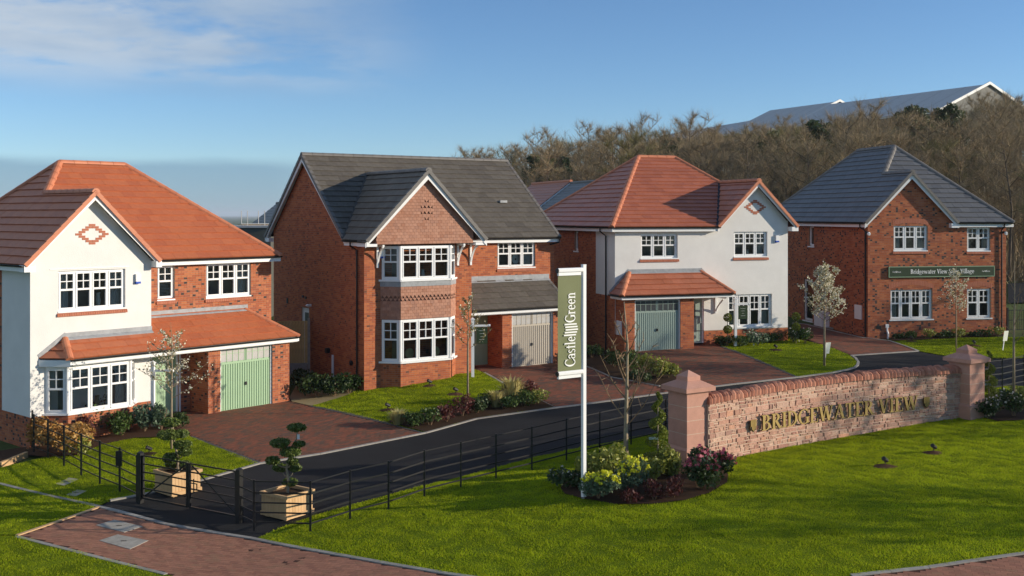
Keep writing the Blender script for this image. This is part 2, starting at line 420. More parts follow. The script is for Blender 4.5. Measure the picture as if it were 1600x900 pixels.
def grow(name, poly, dens, mat, label, hmin=.02, hmax=.044, wid=.010, hole=None):
    xs = [p[0] for p in poly]; ys = [p[1] for p in poly]
    area = (max(xs) - min(xs)) * (max(ys) - min(ys))
    n = int(area * dens)
    P = np.column_stack([RN.uniform(min(xs), max(xs), n), RN.uniform(min(ys), max(ys), n)])
    keep = inpoly(P, poly)
    vx = P[:, 0] / P[:, 1]
    keep &= (np.abs(vx) < .60)
    for h in hole or []: keep &= ~inpoly(P, h)
    P = P[keep]; n = len(P)
    # clumps: longer and shorter patches
    cl = .75 + .35 * np.sin(P[:, 0] * 5.1 + 1.3 * np.sin(P[:, 1] * 3.7)) * np.sin(P[:, 1] * 6.3 + 1.7 * np.sin(P[:, 0] * 2.9))
    z = terr(P[:, 0], P[:, 1])
    a = RN.uniform(0, 2 * np.pi, n); h = RN.uniform(hmin * 1.3, hmax * 1.25, n) * (cl + .3); w = wid * RN.uniform(.7, 1.5, n)
    la = RN.uniform(0, 2 * np.pi, n); ll = h * RN.uniform(.1, .9, n)
    V = np.zeros((n, 3, 3), np.float32)
    V[:, 0] = np.column_stack([P[:, 0] - w * np.cos(a), P[:, 1] - w * np.sin(a), z - .004])
    V[:, 1] = np.column_stack([P[:, 0] + w * np.cos(a), P[:, 1] + w * np.sin(a), z - .004])
    V[:, 2] = np.column_stack([P[:, 0] + ll * np.cos(la), P[:, 1] + ll * np.sin(la), z + h])
    me = mesh_np(name, V.reshape(-1, 3), np.arange(n * 3).reshape(-1, 3), mat)
    return put(bpy.data.objects.new(name, me), None, 'stuff', label, 'grass')
# ------------------------------------------------------------------ ground sheets (structure)
gx = np.unique(np.concatenate([-np.geomspace(34, 9000, 26), np.arange(-34, 36, 1.0), np.geomspace(35, 9000, 26), np.arange(36, 130, 5)]))
gy = np.unique(np.concatenate([[-40, -10, 2], np.arange(8, 70, 1.0), np.arange(70, 170, 4), np.geomspace(170, 16000, 30)]))
X, Y = np.meshgrid(gx, gy)
Z = terr(X.ravel(), Y.ravel()) - .05
ii = (np.arange(len(gy) - 1)[:, None] * len(gx) + np.arange(len(gx) - 1)[None]).ravel()
put(bpy.data.objects.new('ground', mesh_np('ground', np.column_stack([X.ravel(), Y.ravel(), Z]), np.column_stack([ii, ii + 1, ii + 1 + len(gx), ii + len(gx)]), EARTH, True)), None, 'structure')

PX = {}
PX['road'] = [(153, 792), (172, 783), (230, 772), (322, 749), (405, 725), (500, 710), (665, 677), (744, 655), (866, 638), (900, 634), (1037, 615), (1150, 600.5), (1247, 590), (1300, 583), (1335, 575), (1341, 567), (1330, 556),
              (1435, 549), (1480, 557), (1549, 560), (2150, 538), (2150, 570), (1549, 605), (1400, 628), (1260, 646), (1039, 677), (1010, 681), (949, 693), (900, 702), (837, 715), (775, 732), (712, 748), (662, 760), (600, 776), (550, 790), (494, 806), (434, 828), (400, 843), (391, 842), (259, 820)]
PX['path'] = [(25, 838), (156, 793), (259, 820), (391, 842), (500, 863), (600, 881), (700, 898), (860, 921), (1000, 931), (1150, 926), (1330, 901), (1450, 888), (1600, 866), (2150, 790), (2150, 840), (1450, 935), (1150, 985), (900, 990), (600, 965), (400, 930), (259, 899)]
PX['front_lawn'] = [(400, 843), (434, 828), (494, 806), (550, 790), (600, 776), (662, 760), (712, 748), (775, 732), (837, 715), (900, 702), (949, 693), (1010, 681), (1039, 677), (1260, 646), (1400, 628), (1549, 605), (2150, 570), (2150, 790), (1600, 866), (1450, 888), (1330, 901), (1150, 926), (1000, 931), (860, 921), (700, 898), (600, 881), (500, 863)]
PX['corner_lawn'] = [(-380, 838), (25, 838.5), (259, 899), (400, 932), (300, 990), (-380, 990)]
PX['side_lawn'] = [(-380, 700), (0, 757), (78, 776), (154, 792), (26, 837), (-380, 837)]
PX['first_lawn'] = [(-380, 690), (0, 732), (70, 715), (120, 712), (160, 695), (210, 686), (297, 683), (405, 725), (322, 749), (230, 772), (172, 783), (155, 791), (78, 775), (0, 756), (-380, 699)]
PX['first_bed'] = [(40, 712), (50, 690), (110, 668), (210, 655), (250, 660), (297, 682), (210, 686), (160, 696), (120, 713), (70, 716)]
PX['first_drive'] = [(297, 683), (262, 664), (245, 650), (330, 630), (452, 622), (456, 628), (487, 635), (606, 662), (665, 677), (500, 710), (405, 725)]
PX['second_path'] = [(452, 622), (456, 628), (487, 635), (545, 617), (566, 606), (520, 594), (470, 590)]
PX['second_lawn'] = [(487, 635), (545, 617), (568, 606), (625, 596), (700, 586), (740, 578), (757, 583), (780, 597), (800, 607), (835, 622), (866, 638), (744, 655), (665, 677), (606, 662)]
PX['second_bed'] = [(606, 661), (625, 650), (690, 646), (745, 632), (775, 613), (800, 606), (835, 622), (866, 637.6), (744, 654.6), (665, 676.6)]
PX['second_drive'] = [(740, 577), (745, 568), (800, 570), (900, 562), (917, 573), (956, 590), (1031, 604), (1037, 615), (900, 634), (866, 638), (835, 622), (800, 606), (780, 596), (757, 583)]
PX['third_bed'] = [(917, 573), (915, 560), (925, 548), (958, 551), (985, 562), (1053, 583), (1056, 601), (1031, 604), (956, 590)]
PX['third_drive'] = [(958, 551), (992, 546), (1064, 541), (1100, 528), (1108, 532), (1128, 542), (1247, 589.5), (1150, 600.5), (1037, 615), (1031, 604), (1056, 601), (1053, 583), (985, 562)]
PX['third_lawn'] = [(1128, 542), (1122, 536), (1232, 528), (1276, 537), (1292, 541), (1325, 554), (1341, 567), (1335, 575), (1300, 583), (1247, 589.5)]
PX['fourth_drive'] = [(1276, 537), (1240, 522), (1238, 508), (1258, 505), (1348, 526), (1390, 533), (1435, 549), (1330, 556), (1325, 554), (1292, 541)]
PX['fourth_lawn'] = [(1390, 533), (1500, 528), (2150, 505), (2150, 538), (1549, 560), (1480, 557), (1435, 549)]
PX['fourth_bed'] = [(1388, 529), (1560, 519), (1572, 526), (1500, 528.5), (1395, 533.5)]
PX['flag_bed'] = [(876, 765), (883, 774), (910, 781), (960, 790), (1020, 790), (1070, 784), (1110, 772), (1136, 756), (1138, 744), (1128, 732), (1100, 724), (1040, 712), (1000, 716), (940, 722), (890, 742)]
PX['right_bed'] = [(1528, 652), (1560, 660), (1640, 656), (1640, 625), (1560, 630), (1535, 640)]
PX['soil_border'] = [(-380, 660), (0, 706), (42, 700), (40, 712), (0, 731), (-380, 689)]
PW = {k: pxpoly(v) for k, v in PX.items()}
sheet('road', PW['road'], .0, ASPH)
for k, nm in (('front_lawn', 'front_lawn'), ('corner_lawn', 'lawn'), ('side_lawn', 'lawn'), ('first_lawn', 'lawn'), ('second_lawn', 'lawn'), ('third_lawn', 'lawn'), ('fourth_lawn', 'lawn')):
    sheet(nm, PW[k], .022, LAWN)
for k in ('first_bed', 'second_bed', 'third_bed', 'fourth_bed', 'flag_bed', 'right_bed', 'soil_border'):
    sheet('planting_bed', PW[k], .045, SOIL)
sheet('gravel_path', PW['second_path'], .02, SANDP)
holes = [PW['flag_bed'], PW['right_bed']]
grow('grass', PW['front_lawn'], 3000, GRASS, 'big sunlit front lawn below the lettered stone wall', hole=holes)
grow('grass', PW['corner_lawn'], 2600, GRASS, 'lawn in the near left corner below the brick path')
grow('grass', PW['side_lawn'], 2400, GRASS, 'strip of lawn left of the brick path, shaded by the railings')
grow('grass', PW['first_lawn'], 2000, GRASS, 'lawn with railings across it before the leftmost white gabled house', hole=[PW['first_bed']])
grow('grass', PW['second_lawn'], 1500, GRASS, 'bumpy lawn under the double bay window of the grey roofed house', wid=.013, hole=[PW['second_bed']])
grow('grass', PW['third_lawn'], 700, GRASS, 'rounded lawn before the small white gabled house', .02, .035, .018)
grow('grass', PW['fourth_lawn'], 600, GRASS, 'lawn before the brick house with the long sign board', .02, .035, .018, hole=[PW['fourth_bed']])

def pavers(name, poly, ang, mat, off, nobj, cond=None):
    """block paving: courses of 200 x 100 mm blocks that follow the ground"""
    base = sheet(name, poly, off, JOINT)
    P = np.array(poly); c, s = math.cos(ang), math.sin(ang)
    Q = P @ np.array([[c, -s], [s, c]])
    us = np.arange(Q[:, 0].min(), Q[:, 0].max(), .204); vs = np.arange(Q[:, 1].min(), Q[:, 1].max(), .104)
    U, Vv = np.meshgrid(us, vs); U = U + (np.arange(len(vs))[:, None] % 2) * .102
    A = np.column_stack([U.ravel(), Vv.ravel()])
    ctr = A @ np.array([[c, s], [-s, c]])
    k = inpoly(ctr, poly)
    for du, dv in ((-.1, -.05), (.1, -.05), (.1, .05), (-.1, .05)):
        k &= inpoly((A + [du, dv]) @ np.array([[c, s], [-s, c]]), poly)
    k &= (np.abs(ctr[:, 0] / ctr[:, 1]) < .52)
    A = A[k]; ctr = ctr[k]
    order = np.argsort(ctr[:, 1] + np.where(np.abs(ctr[:, 0] / ctr[:, 1]) > .47, 30, 0) + np.where((CAMZ - terr(ctr[:, 0], ctr[:, 1])) / ctr[:, 1] * FP + HY > 897, 30, 0))
    A = A[order]; ctr = ctr[order]
    def grid(A, ctr):
        n = len(A); V = np.zeros((n, 8, 3), np.float32)
        jz = RN.uniform(-.0015, .0015, n)
        for j, (du, dv) in enumerate(((-.1, -.05), (.1, -.05), (.1, .05), (-.1, .05))):
            w = (A + [du, dv]) @ np.array([[c, s], [-s, c]])
            z = terr(w[:, 0], w[:, 1])
            V[:, j] = np.column_stack([w, z + off + .004 + jz]); V[:, 4 + j] = np.column_stack([w, z + off - .01])
        return V
    V = grid(A, ctr)
    FQ = np.array([(0, 1, 2, 3), (0, 4, 5, 1), (1, 5, 6, 2), (2, 6, 7, 3), (3, 7, 4, 0)])
    for i in range(min(nobj, len(A))):
        q = V[i] - np.array([ctr[i, 0], ctr[i, 1], 0])
        me = mesh_np('paver', q, FQ, mat)
        o = bpy.data.objects.new('paver', me); o.location = (ctr[i, 0], ctr[i, 1], 0); put(o, base)
    W = V[nobj:]; n = len(W)
    if n:
        F = (np.arange(n)[:, None, None] * 8 + FQ[None]).reshape(-1, 4)
        put(bpy.data.objects.new('paver', mesh_np('pavers', W.reshape(-1, 3), F, mat)), base, 'stuff')
    return base
TH = [48.3, 33.2, 19.2, 10.65]
sheet('road', pxpoly([(1576, 474), (1574, 444), (1700, 432), (1700, 470)]), .03, ASPH)
pavers('brick_path', PW['path'], R(-18), PAVE2, .012, 300)
pavers('driveway', PW['first_drive'], R(TH[0]), PAVE, .012, 300)
pavers('driveway', PW['second_drive'], R(TH[1]), PAVE, .012, 0)
pavers('driveway', PW['third_drive'], R(TH[2]), PAVE, .012, 0)
pavers('driveway', PW['fourth_drive'], R(TH[3]), PAVE, .012, 0)
def edging(pts, wid=.10, hgt=.035, mat=CONC, length=.9, gap=.008, name='edging'):
    """a run of edging stones along a line on the ground"""
    W = [gp(*p) for p in pts]
    mb = MB()
    for a, b in zip(W[:-1], W[1:]):
        L = math.hypot(b.x - a.x, b.y - a.y); n = max(1, round(L / length))
        ux, uy = (b.x - a.x) / L, (b.y - a.y) / L; nx, ny = -uy * wid / 2, ux * wid / 2
        for i in range(n):
            t0 = i * L / n + gap / 2; t1 = (i + 1) * L / n - gap / 2
            q = []
            for zz in (hgt, -.06):
                for t, sg in ((t0, -1), (t1, -1), (t1, 1), (t0, 1)):
                    x = a.x + ux * t + nx * sg; y = a.y + uy * t + ny * sg
                    q.append((x, y, tz(x, y) + zz))
            mb.hexa(q)
    return mb.build(name, mat, None, kind='structure')
edging([(405, 725), (500, 710), (665, 677), (744, 655), (866, 638), (900, 634), (1037, 615), (1150, 600.5), (1247, 590), (1300, 583), (1325, 578), (1335, 575), (1340, 571), (1341, 566), (1337, 560), (1330, 556)])
edging([(1330, 556), (1435, 549)])
edging([(156, 793), (259, 820), (391, 842), (500, 863), (600, 881), (700, 898), (860, 921)])
edging([(26, 838), (156, 793)], mat=TIMBER)
edging([(26, 840), (120, 864), (259, 899)])
edging([(-380, 699.5), (0, 757), (78, 776), (156, 793)])
edging([(172, 783), (230, 772), (322, 749), (405, 725)])
edging([(866, 638), (835, 622), (800, 606), (780, 596), (757, 583)])
edging([(917, 573), (956, 590), (1031, 604)])
edging([(1330, 901), (1450, 888), (1600, 866), (2150, 790)])
edging([(1350, 528), (1390, 533), (1435, 549)])
edging([(1238, 505), (1258, 507), (1349, 528.5)], mat=CONC)
edging([(0, 729), (42, 712)], mat=TIMBER, hgt=.12)
edging([(297, 683), (405, 725)], mat=PAVED, wid=.2, length=.1, hgt=.022)
edging([(487, 635), (606, 662), (665, 677)], mat=PAVED, wid=.2, length=.1, hgt=.022)
edging([(1128, 542), (1247, 589.5)], mat=PAVED, wid=.2, length=.1, hgt=.022)

# ------------------------------------------------------------------ house kit
class Fr:
    """frame of a wall face: a along the wall, d outwards, z up"""
    def __init__(s, O, A, N):
        s.O = Vector((O[0], O[1], 0)); s.A = Vector((A[0], A[1], 0)).normalized(); s.N = Vector((N[0], N[1], 0)).normalized()
    def p(s, a, d, z): return s.O + s.A * a + s.N * d + Vector((0, 0, z))
    def box(s, mb, a0, a1, d0, d1, z0, z1, m=0):
        mb.hexa([s.p(a0, d1, z0), s.p(a1, d1, z0), s.p(a1, d0, z0), s.p(a0, d0, z0), s.p(a0, d1, z1), s.p(a1, d1, z1), s.p(a1, d0, z1), s.p(a0, d0, z1)], m)
def seg(O, P_, side=1):
    """frame along a plan segment; outward is to the right of the direction when side=1"""
    a = Vector((P_[0] - O[0], P_[1] - O[1], 0)); L = a.length; a.normalize()
    return Fr(O, a, (a.y * side, -a.x * side)), L
BRND = random.Random(77)
class House:
    def __init__(s, name, label, theta, ref, d, h, brick, rooftile, ridge, k=1.0):
        x = (ref - CX) / FP * d
        s.root = thing(name, label, 'house', (x, d, CAMZ - h), R(theta)); s.k = k; s.root.scale = (k, k, k)
        s.c, s.s = math.cos(R(theta)), math.sin(R(theta)); s.x, s.y, s.z = x, d, CAMZ - h
        s.brick, s.tile, s.ridge = brick, rooftile, ridge
        s.bq = []; s.mortar = MB(); s.white = MB(); s.tq = []
        s.wall = None
    def cam_local(s):
        dx, dy = -s.x, -s.y
        return Vector((dx * s.c + dy * s.s, -dx * s.s + dy * s.c, CAMZ - s.z))
    def face(s, fr, a0, a1, z0, z1, openings=(), gable=None, brick=True, reveal=.10, mb=None):
        mb = mb or (s.mortar if brick else s.white)
        cuts = sorted({z0, z1} | {z for o in openings for z in (o[2], o[3]) if z0 < z < z1})
        def ivals(z):
            lo, hi = (a0, a1)
            if gable: g = gable(z); lo, hi = max(lo, g[0]), min(hi, g[1])
            r = [(lo, hi)] if hi > lo else []
            for o in openings:
                if o[2] < z < o[3]:
                    q = []
                    for l, h in r:
                        if o[0] > l: q.append((l, min(h, o[0])))
                        if o[1] < h: q.append((max(l, o[1]), h))
                    r = [(l, h) for l, h in q if h - l > .01]
            return r
        for zl, zh in zip(cuts[:-1], cuts[1:]):
            n = max(1, int((zh - zl) / .15)) if gable else 1
            for i in range(n):
                l, h = zl + (zh - zl) * i / n, zl + (zh - zl) * (i + 1) / n
                for p, q in ivals((l + h) / 2):
                    pl, ql, ph, qh = p, q, p, q
                    if gable:
                        gl, gh = gable(l), gable(h)
                        if p <= gable((l + h) / 2)[0] + 1e-6: pl, ph = max(a0, gl[0]), max(a0, gh[0])
                        if q >= gable((l + h) / 2)[1] - 1e-6: ql, qh = min(a1, gl[1]), min(a1, gh[1])
                    mb.add([fr.p(pl, 0, l), fr.p(ql, 0, l), fr.p(max(qh, ph), 0, h), fr.p(ph, 0, h)], [(0, 1, 2, 3)])
        for o in openings:
            A, B, C_, D = o[:4]
            for q in ([(A, C_), (A, D)], [(B, C_), (B, D)], [(A, C_), (B, C_)], [(A, D), (B, D)]):
                (x0, y0), (x1, y1) = q
                mb.add([fr.p(x0, 0, y0), fr.p(x1, 0, y1), fr.p(x1, -reveal, y1), fr.p(x0, -reveal, y0)], [(0, 1, 2, 3)])
        if brick:
            k = 0; z = z0
            while z < z1 - .03:
                zt = min(z + .065, z1)
                for p, q in ivals(z + .033):
                    st = math.floor(p / .225) * .225 + (k % 2) * .1125 - .225
                    x = st
                    while x < q:
                        l, h = max(x, p), min(x + .215, q)
                        if h - l > .2149 and BRND.random() < (.34 if s.brick is BR_FLECK else .16):
                            m = l + (.103 if BRND.random() < .5 else .112)
                            d = BRND.random() < .5
                            s.bq.append((fr, l, m - .005, z, zt, d)); s.bq.append((fr, m + .005, h, z, zt, not d))
                        elif h - l > .035: s.bq.append((fr, l, h, z, zt, False))
                        x += .225
                k += 1; z += .075
    def flush_walls(s, nobj):
        root = s.root; camv = s.cam_local()
        w = s.mortar.build('brick_wall', MORTAR, root)
        s.wall = w
        if s.white.v: s.white.build('rendered_wall', RENDER, root)
        full = []
        if nobj:
            sc = []
            for i, (fr, l, h, z0, z1, dk) in enumerate(s.bq):
                if h - l > .2149 and z1 - z0 > .06:
                    v = camv - fr.p((l + h) / 2, 0, z0); f = v.normalized().dot(fr.N)
                    if f > .05: sc.append((f / v.length_squared, i))
            sc.sort(reverse=True); full = {i for _, i in sc[:nobj]}
        me = None; mb = MB()
        for i, (fr, l, h, z0, z1, dk) in enumerate(s.bq):
            if i in full:
                if me is None:
                    b = MB(); b.hexa([(0, .006, 0), (.215, .006, 0), (.215, .006, .065), (0, .006, .065), (0, -.002, 0), (.215, -.002, 0), (.215, -.002, .065), (0, -.002, .065)], 0, False)
                    me = b.mesh('brick', s.brick)
                inst('brick', me, w, axes(fr.p(l, 0, z0), fr.A, fr.N, (0, 0, 1)))
            else:
                p = .006
                mb.hexa([fr.p(l, p, z0), fr.p(h, p, z0), fr.p(h, p, z1), fr.p(l, p, z1), fr.p(l, -.002, z0), fr.p(h, -.002, z0), fr.p(h, -.002, z1), fr.p(l, -.002, z1)], int(dk), False)
        mb.build('brick', [s.brick, BR_DARK if s.brick is BR_FLECK else BR_DARK2], w, kind='stuff')
    # roofs
    def plane(s, poly, origin=None, tiles=True, hide=None, mb=None):
        P = [Vector(p) for p in poly]
        e = (P[1] - P[0]); e.z = 0; e.normalize()
        n = (P[1] - P[0]).cross(P[-1] - P[0])
        for i in range(2, len(P) - 1):
            if n.length < 1e-4: n = (P[i] - P[0]).cross(P[i + 1] - P[0])
        n.normalize()
        if n.z < 0: n = -n
        up = n.cross(e)
        if up.z < 0: up = -up; e = -e
        s.under.add([p - n * .03 for p in P], [tuple(range(len(P)))])
        if not tiles: return
        O = Vector(origin) if origin else P[0]
        poly2 = [((p - O).dot(e), (p - O).dot(up)) for p in P]
        ar = sum(poly2[i][0] * poly2[(i + 1) % len(P)][1] - poly2[(i + 1) % len(P)][0] * poly2[i][1] for i in range(len(P)))
        if ar < 0: poly2 = poly2[::-1]
        xs = [q[0] for q in poly2]; ys = [q[1] for q in poly2]
        G, W = .33, .45
        for r in range(int(math.floor(min(ys) / G)), int(math.ceil(max(ys) / G))):
            y0 = r * G; y1 = y0 + G
            k0 = math.floor(min(xs) / W) - 1
            x = k0 * W + (r % 2) * W / 2
            while x < max(xs):
                q = [(x + .003, y0), (x + W - .003, y0), (x + W - .003, y1), (x + .003, y1)]
                c = clip(q, poly2)
                if len(c) >= 3:
                    area = abs(sum(c[i][0] * c[(i + 1) % len(c)][1] - c[(i + 1) % len(c)][0] * c[i][1] for i in range(len(c)))) / 2
                    if area > .004:
                        s.tq.append((O, e, up, n, y0, c, area > W * G * .96, x, hide and hide(O + e * (x + W / 2) + up * (y0 + G / 2))))
                x += W
    def start_roof(s): s.under = MB()
    def flush_roof(s, nobj, name='roof'):
        roof = s.under.build(name, FELT, s.root)
        camv = s.cam_local(); sc = []
        for i, (O, e, up, n, y0, c, fl, x, hid) in enumerate(s.tq):
            if fl and not hid:
                ct = O + e * x + up * y0; v = camv - ct; f = v.normalized().dot(n)
                if f > .02: sc.append((f / v.length_squared, i))
        sc.sort(reverse=True); full = {i for _, i in sc[:nobj]}
        me = None; mb = MB(); G, W, t = .33, .45, .036
        rr = random.Random(5)
        for i, (O, e, up, n, y0, c, fl, x, hid) in enumerate(s.tq):
            j = rr.uniform(-.003, .003)
            if i in full:
                if me is None:
                    b = MB(); b.hexa([(.003, 0, t), (W - .003, 0, t), (W - .003, G, .002), (.003, G, .002), (.003, 0, -.012), (W - .003, 0, -.012), (W - .003, G, -.012), (.003, G, -.012)], 0, False)
                    me = b.mesh('tile', s.tile)
                inst('tile', me, roof, axes(O + e * x + up * y0 + n * j, e, up, n))
            else:
                m = len(c)
                top = [O + e * a + up * b + n * (t - (t - .002) * (b - y0) / G + j) for a, b in c]
                bot = [O + e * a + up * b + n * -.012 for a, b in c]
                mb.add(top + bot, [tuple(range(m))] + [(k, m + k, m + (k + 1) % m, (k + 1) % m) for k in range(m)])
        mb.build('tile', s.tile, roof, kind='stuff')
        s.tq = []
        return roof
    def ridge_run(s, roof, p0, p1, r=.13, L=.45, drop=.03):
        p0, p1 = Vector(p0), Vector(p1); d = p1 - p0; n = max(1, round(d.length / L)); l = d.length / n; d.normalize()
        side = d.cross(Vector((0, 0, 1))).normalized(); upv = side.cross(d)
        b = MB(); m = 7
        ring = [(math.cos(math.pi * k / (m - 1)), math.sin(math.pi * k / (m - 1))) for k in range(m)]
        vs = []
        for yy, rs in ((.004, r), (l - .004, r * .96)):
            for cc, ss in ring: vs.append((cc * rs * 1.05, yy, ss * rs - .02))
        b.add(vs, [(k, k + 1, m + k + 1, m + k) for k in range(m - 1)] + [tuple(range(m)), tuple(range(2 * m - 1, m - 1, -1))])
        me = b.mesh('ridge_tile', s.ridge)
        for i in range(n):
            inst('ridge_tile', me, roof, axes(p0 + d * l * i - upv * drop, side, d, upv))
    def part(s, name, mat, fn, parent=None, **k):
        mb = MB(); fn(mb); return mb.build(name, mat, parent or s.root, **k)
    def boxp(s, name, mat, x0, x1, y0, y1, z0, z1, parent=None):
        mb = MB(); mb.box(x0, x1, y0, y1, z0, z1); return mb.build(name, mat, parent or s.root)
    def window(s, fr, a0, a1, z0, z1, n, set_=-.07, topblind=0, bars=True, tr=.47, sill='brick', room=True, curtain=(), frame=PVC, blind=False, arch=0, silld=.05, sillmat=None, depth=.6):
        root = s.root
        mb = MB(); B = lambda *q: fr.box(mb, *q)
        d0, d1 = set_ - .07, set_
        f = .055; lights = []
        B(a0, a1, d0, d1, z0, z0 + f); B(a0, a1, d0, d1, z1 - f, z1); B(a0, a0 + f, d0, d1, z0 + f, z1 - f); B(a1 - f, a1, d0, d1, z0 + f, z1 - f)
        w = (a1 - a0 - 2 * f - (n - 1) * .045) / n
        panes = MB(); me_p = []
        for i in range(n):
            l = a0 + f + i * (w + .045); r = l + w
            if i: B(l - .045, l, d0, d1, z0 + f, z1 - f)
            b0, b1 = z0 + f, z1 - f; g = .048; q0, q1 = d0 + .005, d1 + .018
            B(l, r, q0, q1, b0, b0 + g); B(l, r, q0, q1, b1 - g, b1); B(l, l + g, q0, q1, b0 + g, b1 - g); B(r - g, r, q0, q1, b0 + g, b1 - g)
            zm = b0 + (b1 - b0) * (1 - tr)
            if bars:
                B(l + g, r - g, q0, q1, zm - .03, zm + .03)
                t = .013; zc = (zm + .03 + b1 - g) / 2; ac = (l + r) / 2
                B(ac - t, ac + t, q0, q1 - .006, zm + .03, b1 - g); B(l + g, ac - t, q0, q1 - .008, zc - t, zc + t); B(ac + t, r - g, q0, q1 - .008, zc - t, zc + t)
                lights += [(l + g, r - g, b0 + g, zm - .03), (l + g, ac - t, zm + .03, zc - t), (ac + t, r - g, zm + .03, zc - t), (l + g, ac - t, zc + t, b1 - g), (ac + t, r - g, zc + t, b1 - g)]
            else: lights.append((l + g, r - g, b0 + g, b1 - g))
        if arch:
            k = 8; top = []
            for i in range(k + 1):
                x = i / k; top.append((a0 + (a1 - a0) * x, z1 + arch * (1 - (2 * x - 1) ** 2)))
            for i in range(k):
                mb.hexa([fr.p(top[i][0], d1, z1 - .002), fr.p(top[i + 1][0], d1, z1 - .002), fr.p(top[i + 1][0], d1, top[i + 1][1]), fr.p(top[i][0], d1, top[i][1]),
                         fr.p(top[i][0], d0, z1 - .002), fr.p(top[i + 1][0], d0, z1 - .002), fr.p(top[i + 1][0], d0, top[i + 1][1]), fr.p(top[i][0], d0, top[i][1])])
        W = mb.build('window', frame, root)
        for l, r, b, t in lights:
            p = MB(); dd = d0 + .03
            p.add([fr.p(l, dd, b), fr.p(r, dd, b), fr.p(r, dd, t), fr.p(l, dd, t)], [(0, 1, 2, 3)])
            p.build('pane', GLASS, W)
        if room:
            p = MB(); D = d0 - .02; E = D - depth
            c = [fr.p(a0 - .1, D, z0 - .1), fr.p(a1 + .1, D, z0 - .1), fr.p(a1 + .1, D, z1 + .1), fr.p(a0 - .1, D, z1 + .1), fr.p(a0 - .1, E, z0 - .1), fr.p(a1 + .1, E, z0 - .1), fr.p(a1 + .1, E, z1 + .1), fr.p(a0 - .1, E, z1 + .1)]
            p.add(c, [(4, 5, 6, 7), (0, 1, 5, 4), (1, 2, 6, 5), (2, 3, 7, 6), (3, 0, 4, 7)])
            p.build('window_recess', DARKIN, W)
            for side in curtain:
                p = MB(); cw = min(.38, (a1 - a0) * .22); k = 10
                x0 = a0 + .04 if side == 'l' else a1 - .04 - cw
                for i in range(k):
                    xa, xb = x0 + cw * i / k, x0 + cw * (i + 1) / k
                    da, db = D - .06 - .035 * (i % 2), D - .06 - .035 * ((i + 1) % 2)
                    p.add([fr.p(xa, da, z0), fr.p(xb, db, z0), fr.p(xb, db, z1), fr.p(xa, da, z1)], [(0, 1, 2, 3)])
                p.build('curtain', CURT, W)
            if topblind:
                for i in range(n):
                    l = a0 + f + i * (w + .045); p = MB(); fr.box(p, l + .06, l + w - .06, D - .03, D - .01, z1 - f - .05 - topblind, z1 - f - .05); p.build('roller_blind', BLIND, W)
            if blind:
                p = MB(); zz = z1
                while zz > z0 + .1:
                    p.hexa([fr.p(a0 + .05, D - .03, zz - .02), fr.p(a1 - .05, D - .03, zz - .02), fr.p(a1 - .05, D - .05, zz), fr.p(a0 + .05, D - .05, zz), fr.p(a0 + .05, D - .034, zz - .024), fr.p(a1 - .05, D - .034, zz - .024), fr.p(a1 - .05, D - .054, zz - .004), fr.p(a0 + .05, D - .054, zz - .004)])
                    zz -= .05
                p.build('slatted_blind', BLIND, W)
        if sill == 'brick':
            x = a0 - .04; b = MB()
            while x < a1 + .04:
                q = min(x + .068, a1 + .05)
                b.hexa([fr.p(x, .05, z0 - .16), fr.p(q, .05, z0 - .16), fr.p(q, .05, z0 - .085), fr.p(x, .05, z0 - .085), fr.p(x, -.05, z0 - .16), fr.p(q, -.05, z0 - .16), fr.p(q, -.05, z0 - .02), fr.p(x, -.05, z0 - .02)])
                x += .076
            b.build('window_sill', BR_PINK, root)
            b = MB(); fr.box(b, a0 - .01, a1 + .01, set_ - .02, .02, z0 - .045, z0 + .001); b.build('window_board', frame, W)
        elif sill == 'white':
            b = MB(); fr.box(b, a0 - .06, a1 + .06, set_ - .02, silld, z0 - .06, z0 - .002); b.build('window_sill', frame, root)
        return W
    def garage(s, a0, a1, z0, z1, mat, frame_mat, v=.10, lights=True, litmat=None):
        root = s.root; mb = MB()
        k = int((a1 - a0 - .1) / .095); w = (a1 - a0 - .1) / k; zt = z1 - .55 if lights else z1 - .08
        mb.box(a0, a1, v, v + .04, z0, z1)
        for i in range(k):
            x = a0 + .05 + i * w
            p = [(x + w * .12, v - .002, z0 + .04), (x + w * .88, v - .002, z0 + .04), (x + w * .88, v - .002, zt), (x + w * .12, v - .002, zt)]
            f = [(x + w * .26, v - .022, z0 + .04), (x + w * .74, v - .022, z0 + .04), (x + w * .74, v - .022, zt), (x + w * .26, v - .022, zt)]
            mb.hexa(f + p, 0, False)
        mb.box(a0, a1, v - .02, v - .001, z0, z0 + .038); mb.box(a0, a1, v - .02, v - .001, zt + .002, zt + .07)
        D = mb.build('garage_door', mat, root)
        if lights:
            half = (a1 - a0 - .20) / 2
            for g in range(2):
                x0 = a0 + .06 + g * (half + .08); w2 = half / 4
                for i in range(4):
                    b = MB(); b.box(x0 + i * w2 + .012, x0 + (i + 1) * w2 - .012, v - .012, v - .001, zt + .09, z1 - .05)
                    b.build('door_light', litmat or FROST, D)
                b = MB()
                for i in range(5): b.box(x0 + i * w2 - .011, x0 + i * w2 + .011, v - .022, v - .0015, zt + .071, z1 - .03)
                b.box(x0 + .012, x0 + half - .012, v - .018, v - .0125, (zt + .09 + z1 - .05) / 2 + .06, (zt + .09 + z1 - .05) / 2 + .075)
                b.build('light_bars', mat, D)
        b = MB(); b.box((a0 + a1) / 2 - .035, (a0 + a1) / 2 + .035, v - .06, v - .023, z0 + .82, z0 + .93); b.build('handle', BLACKP, D)
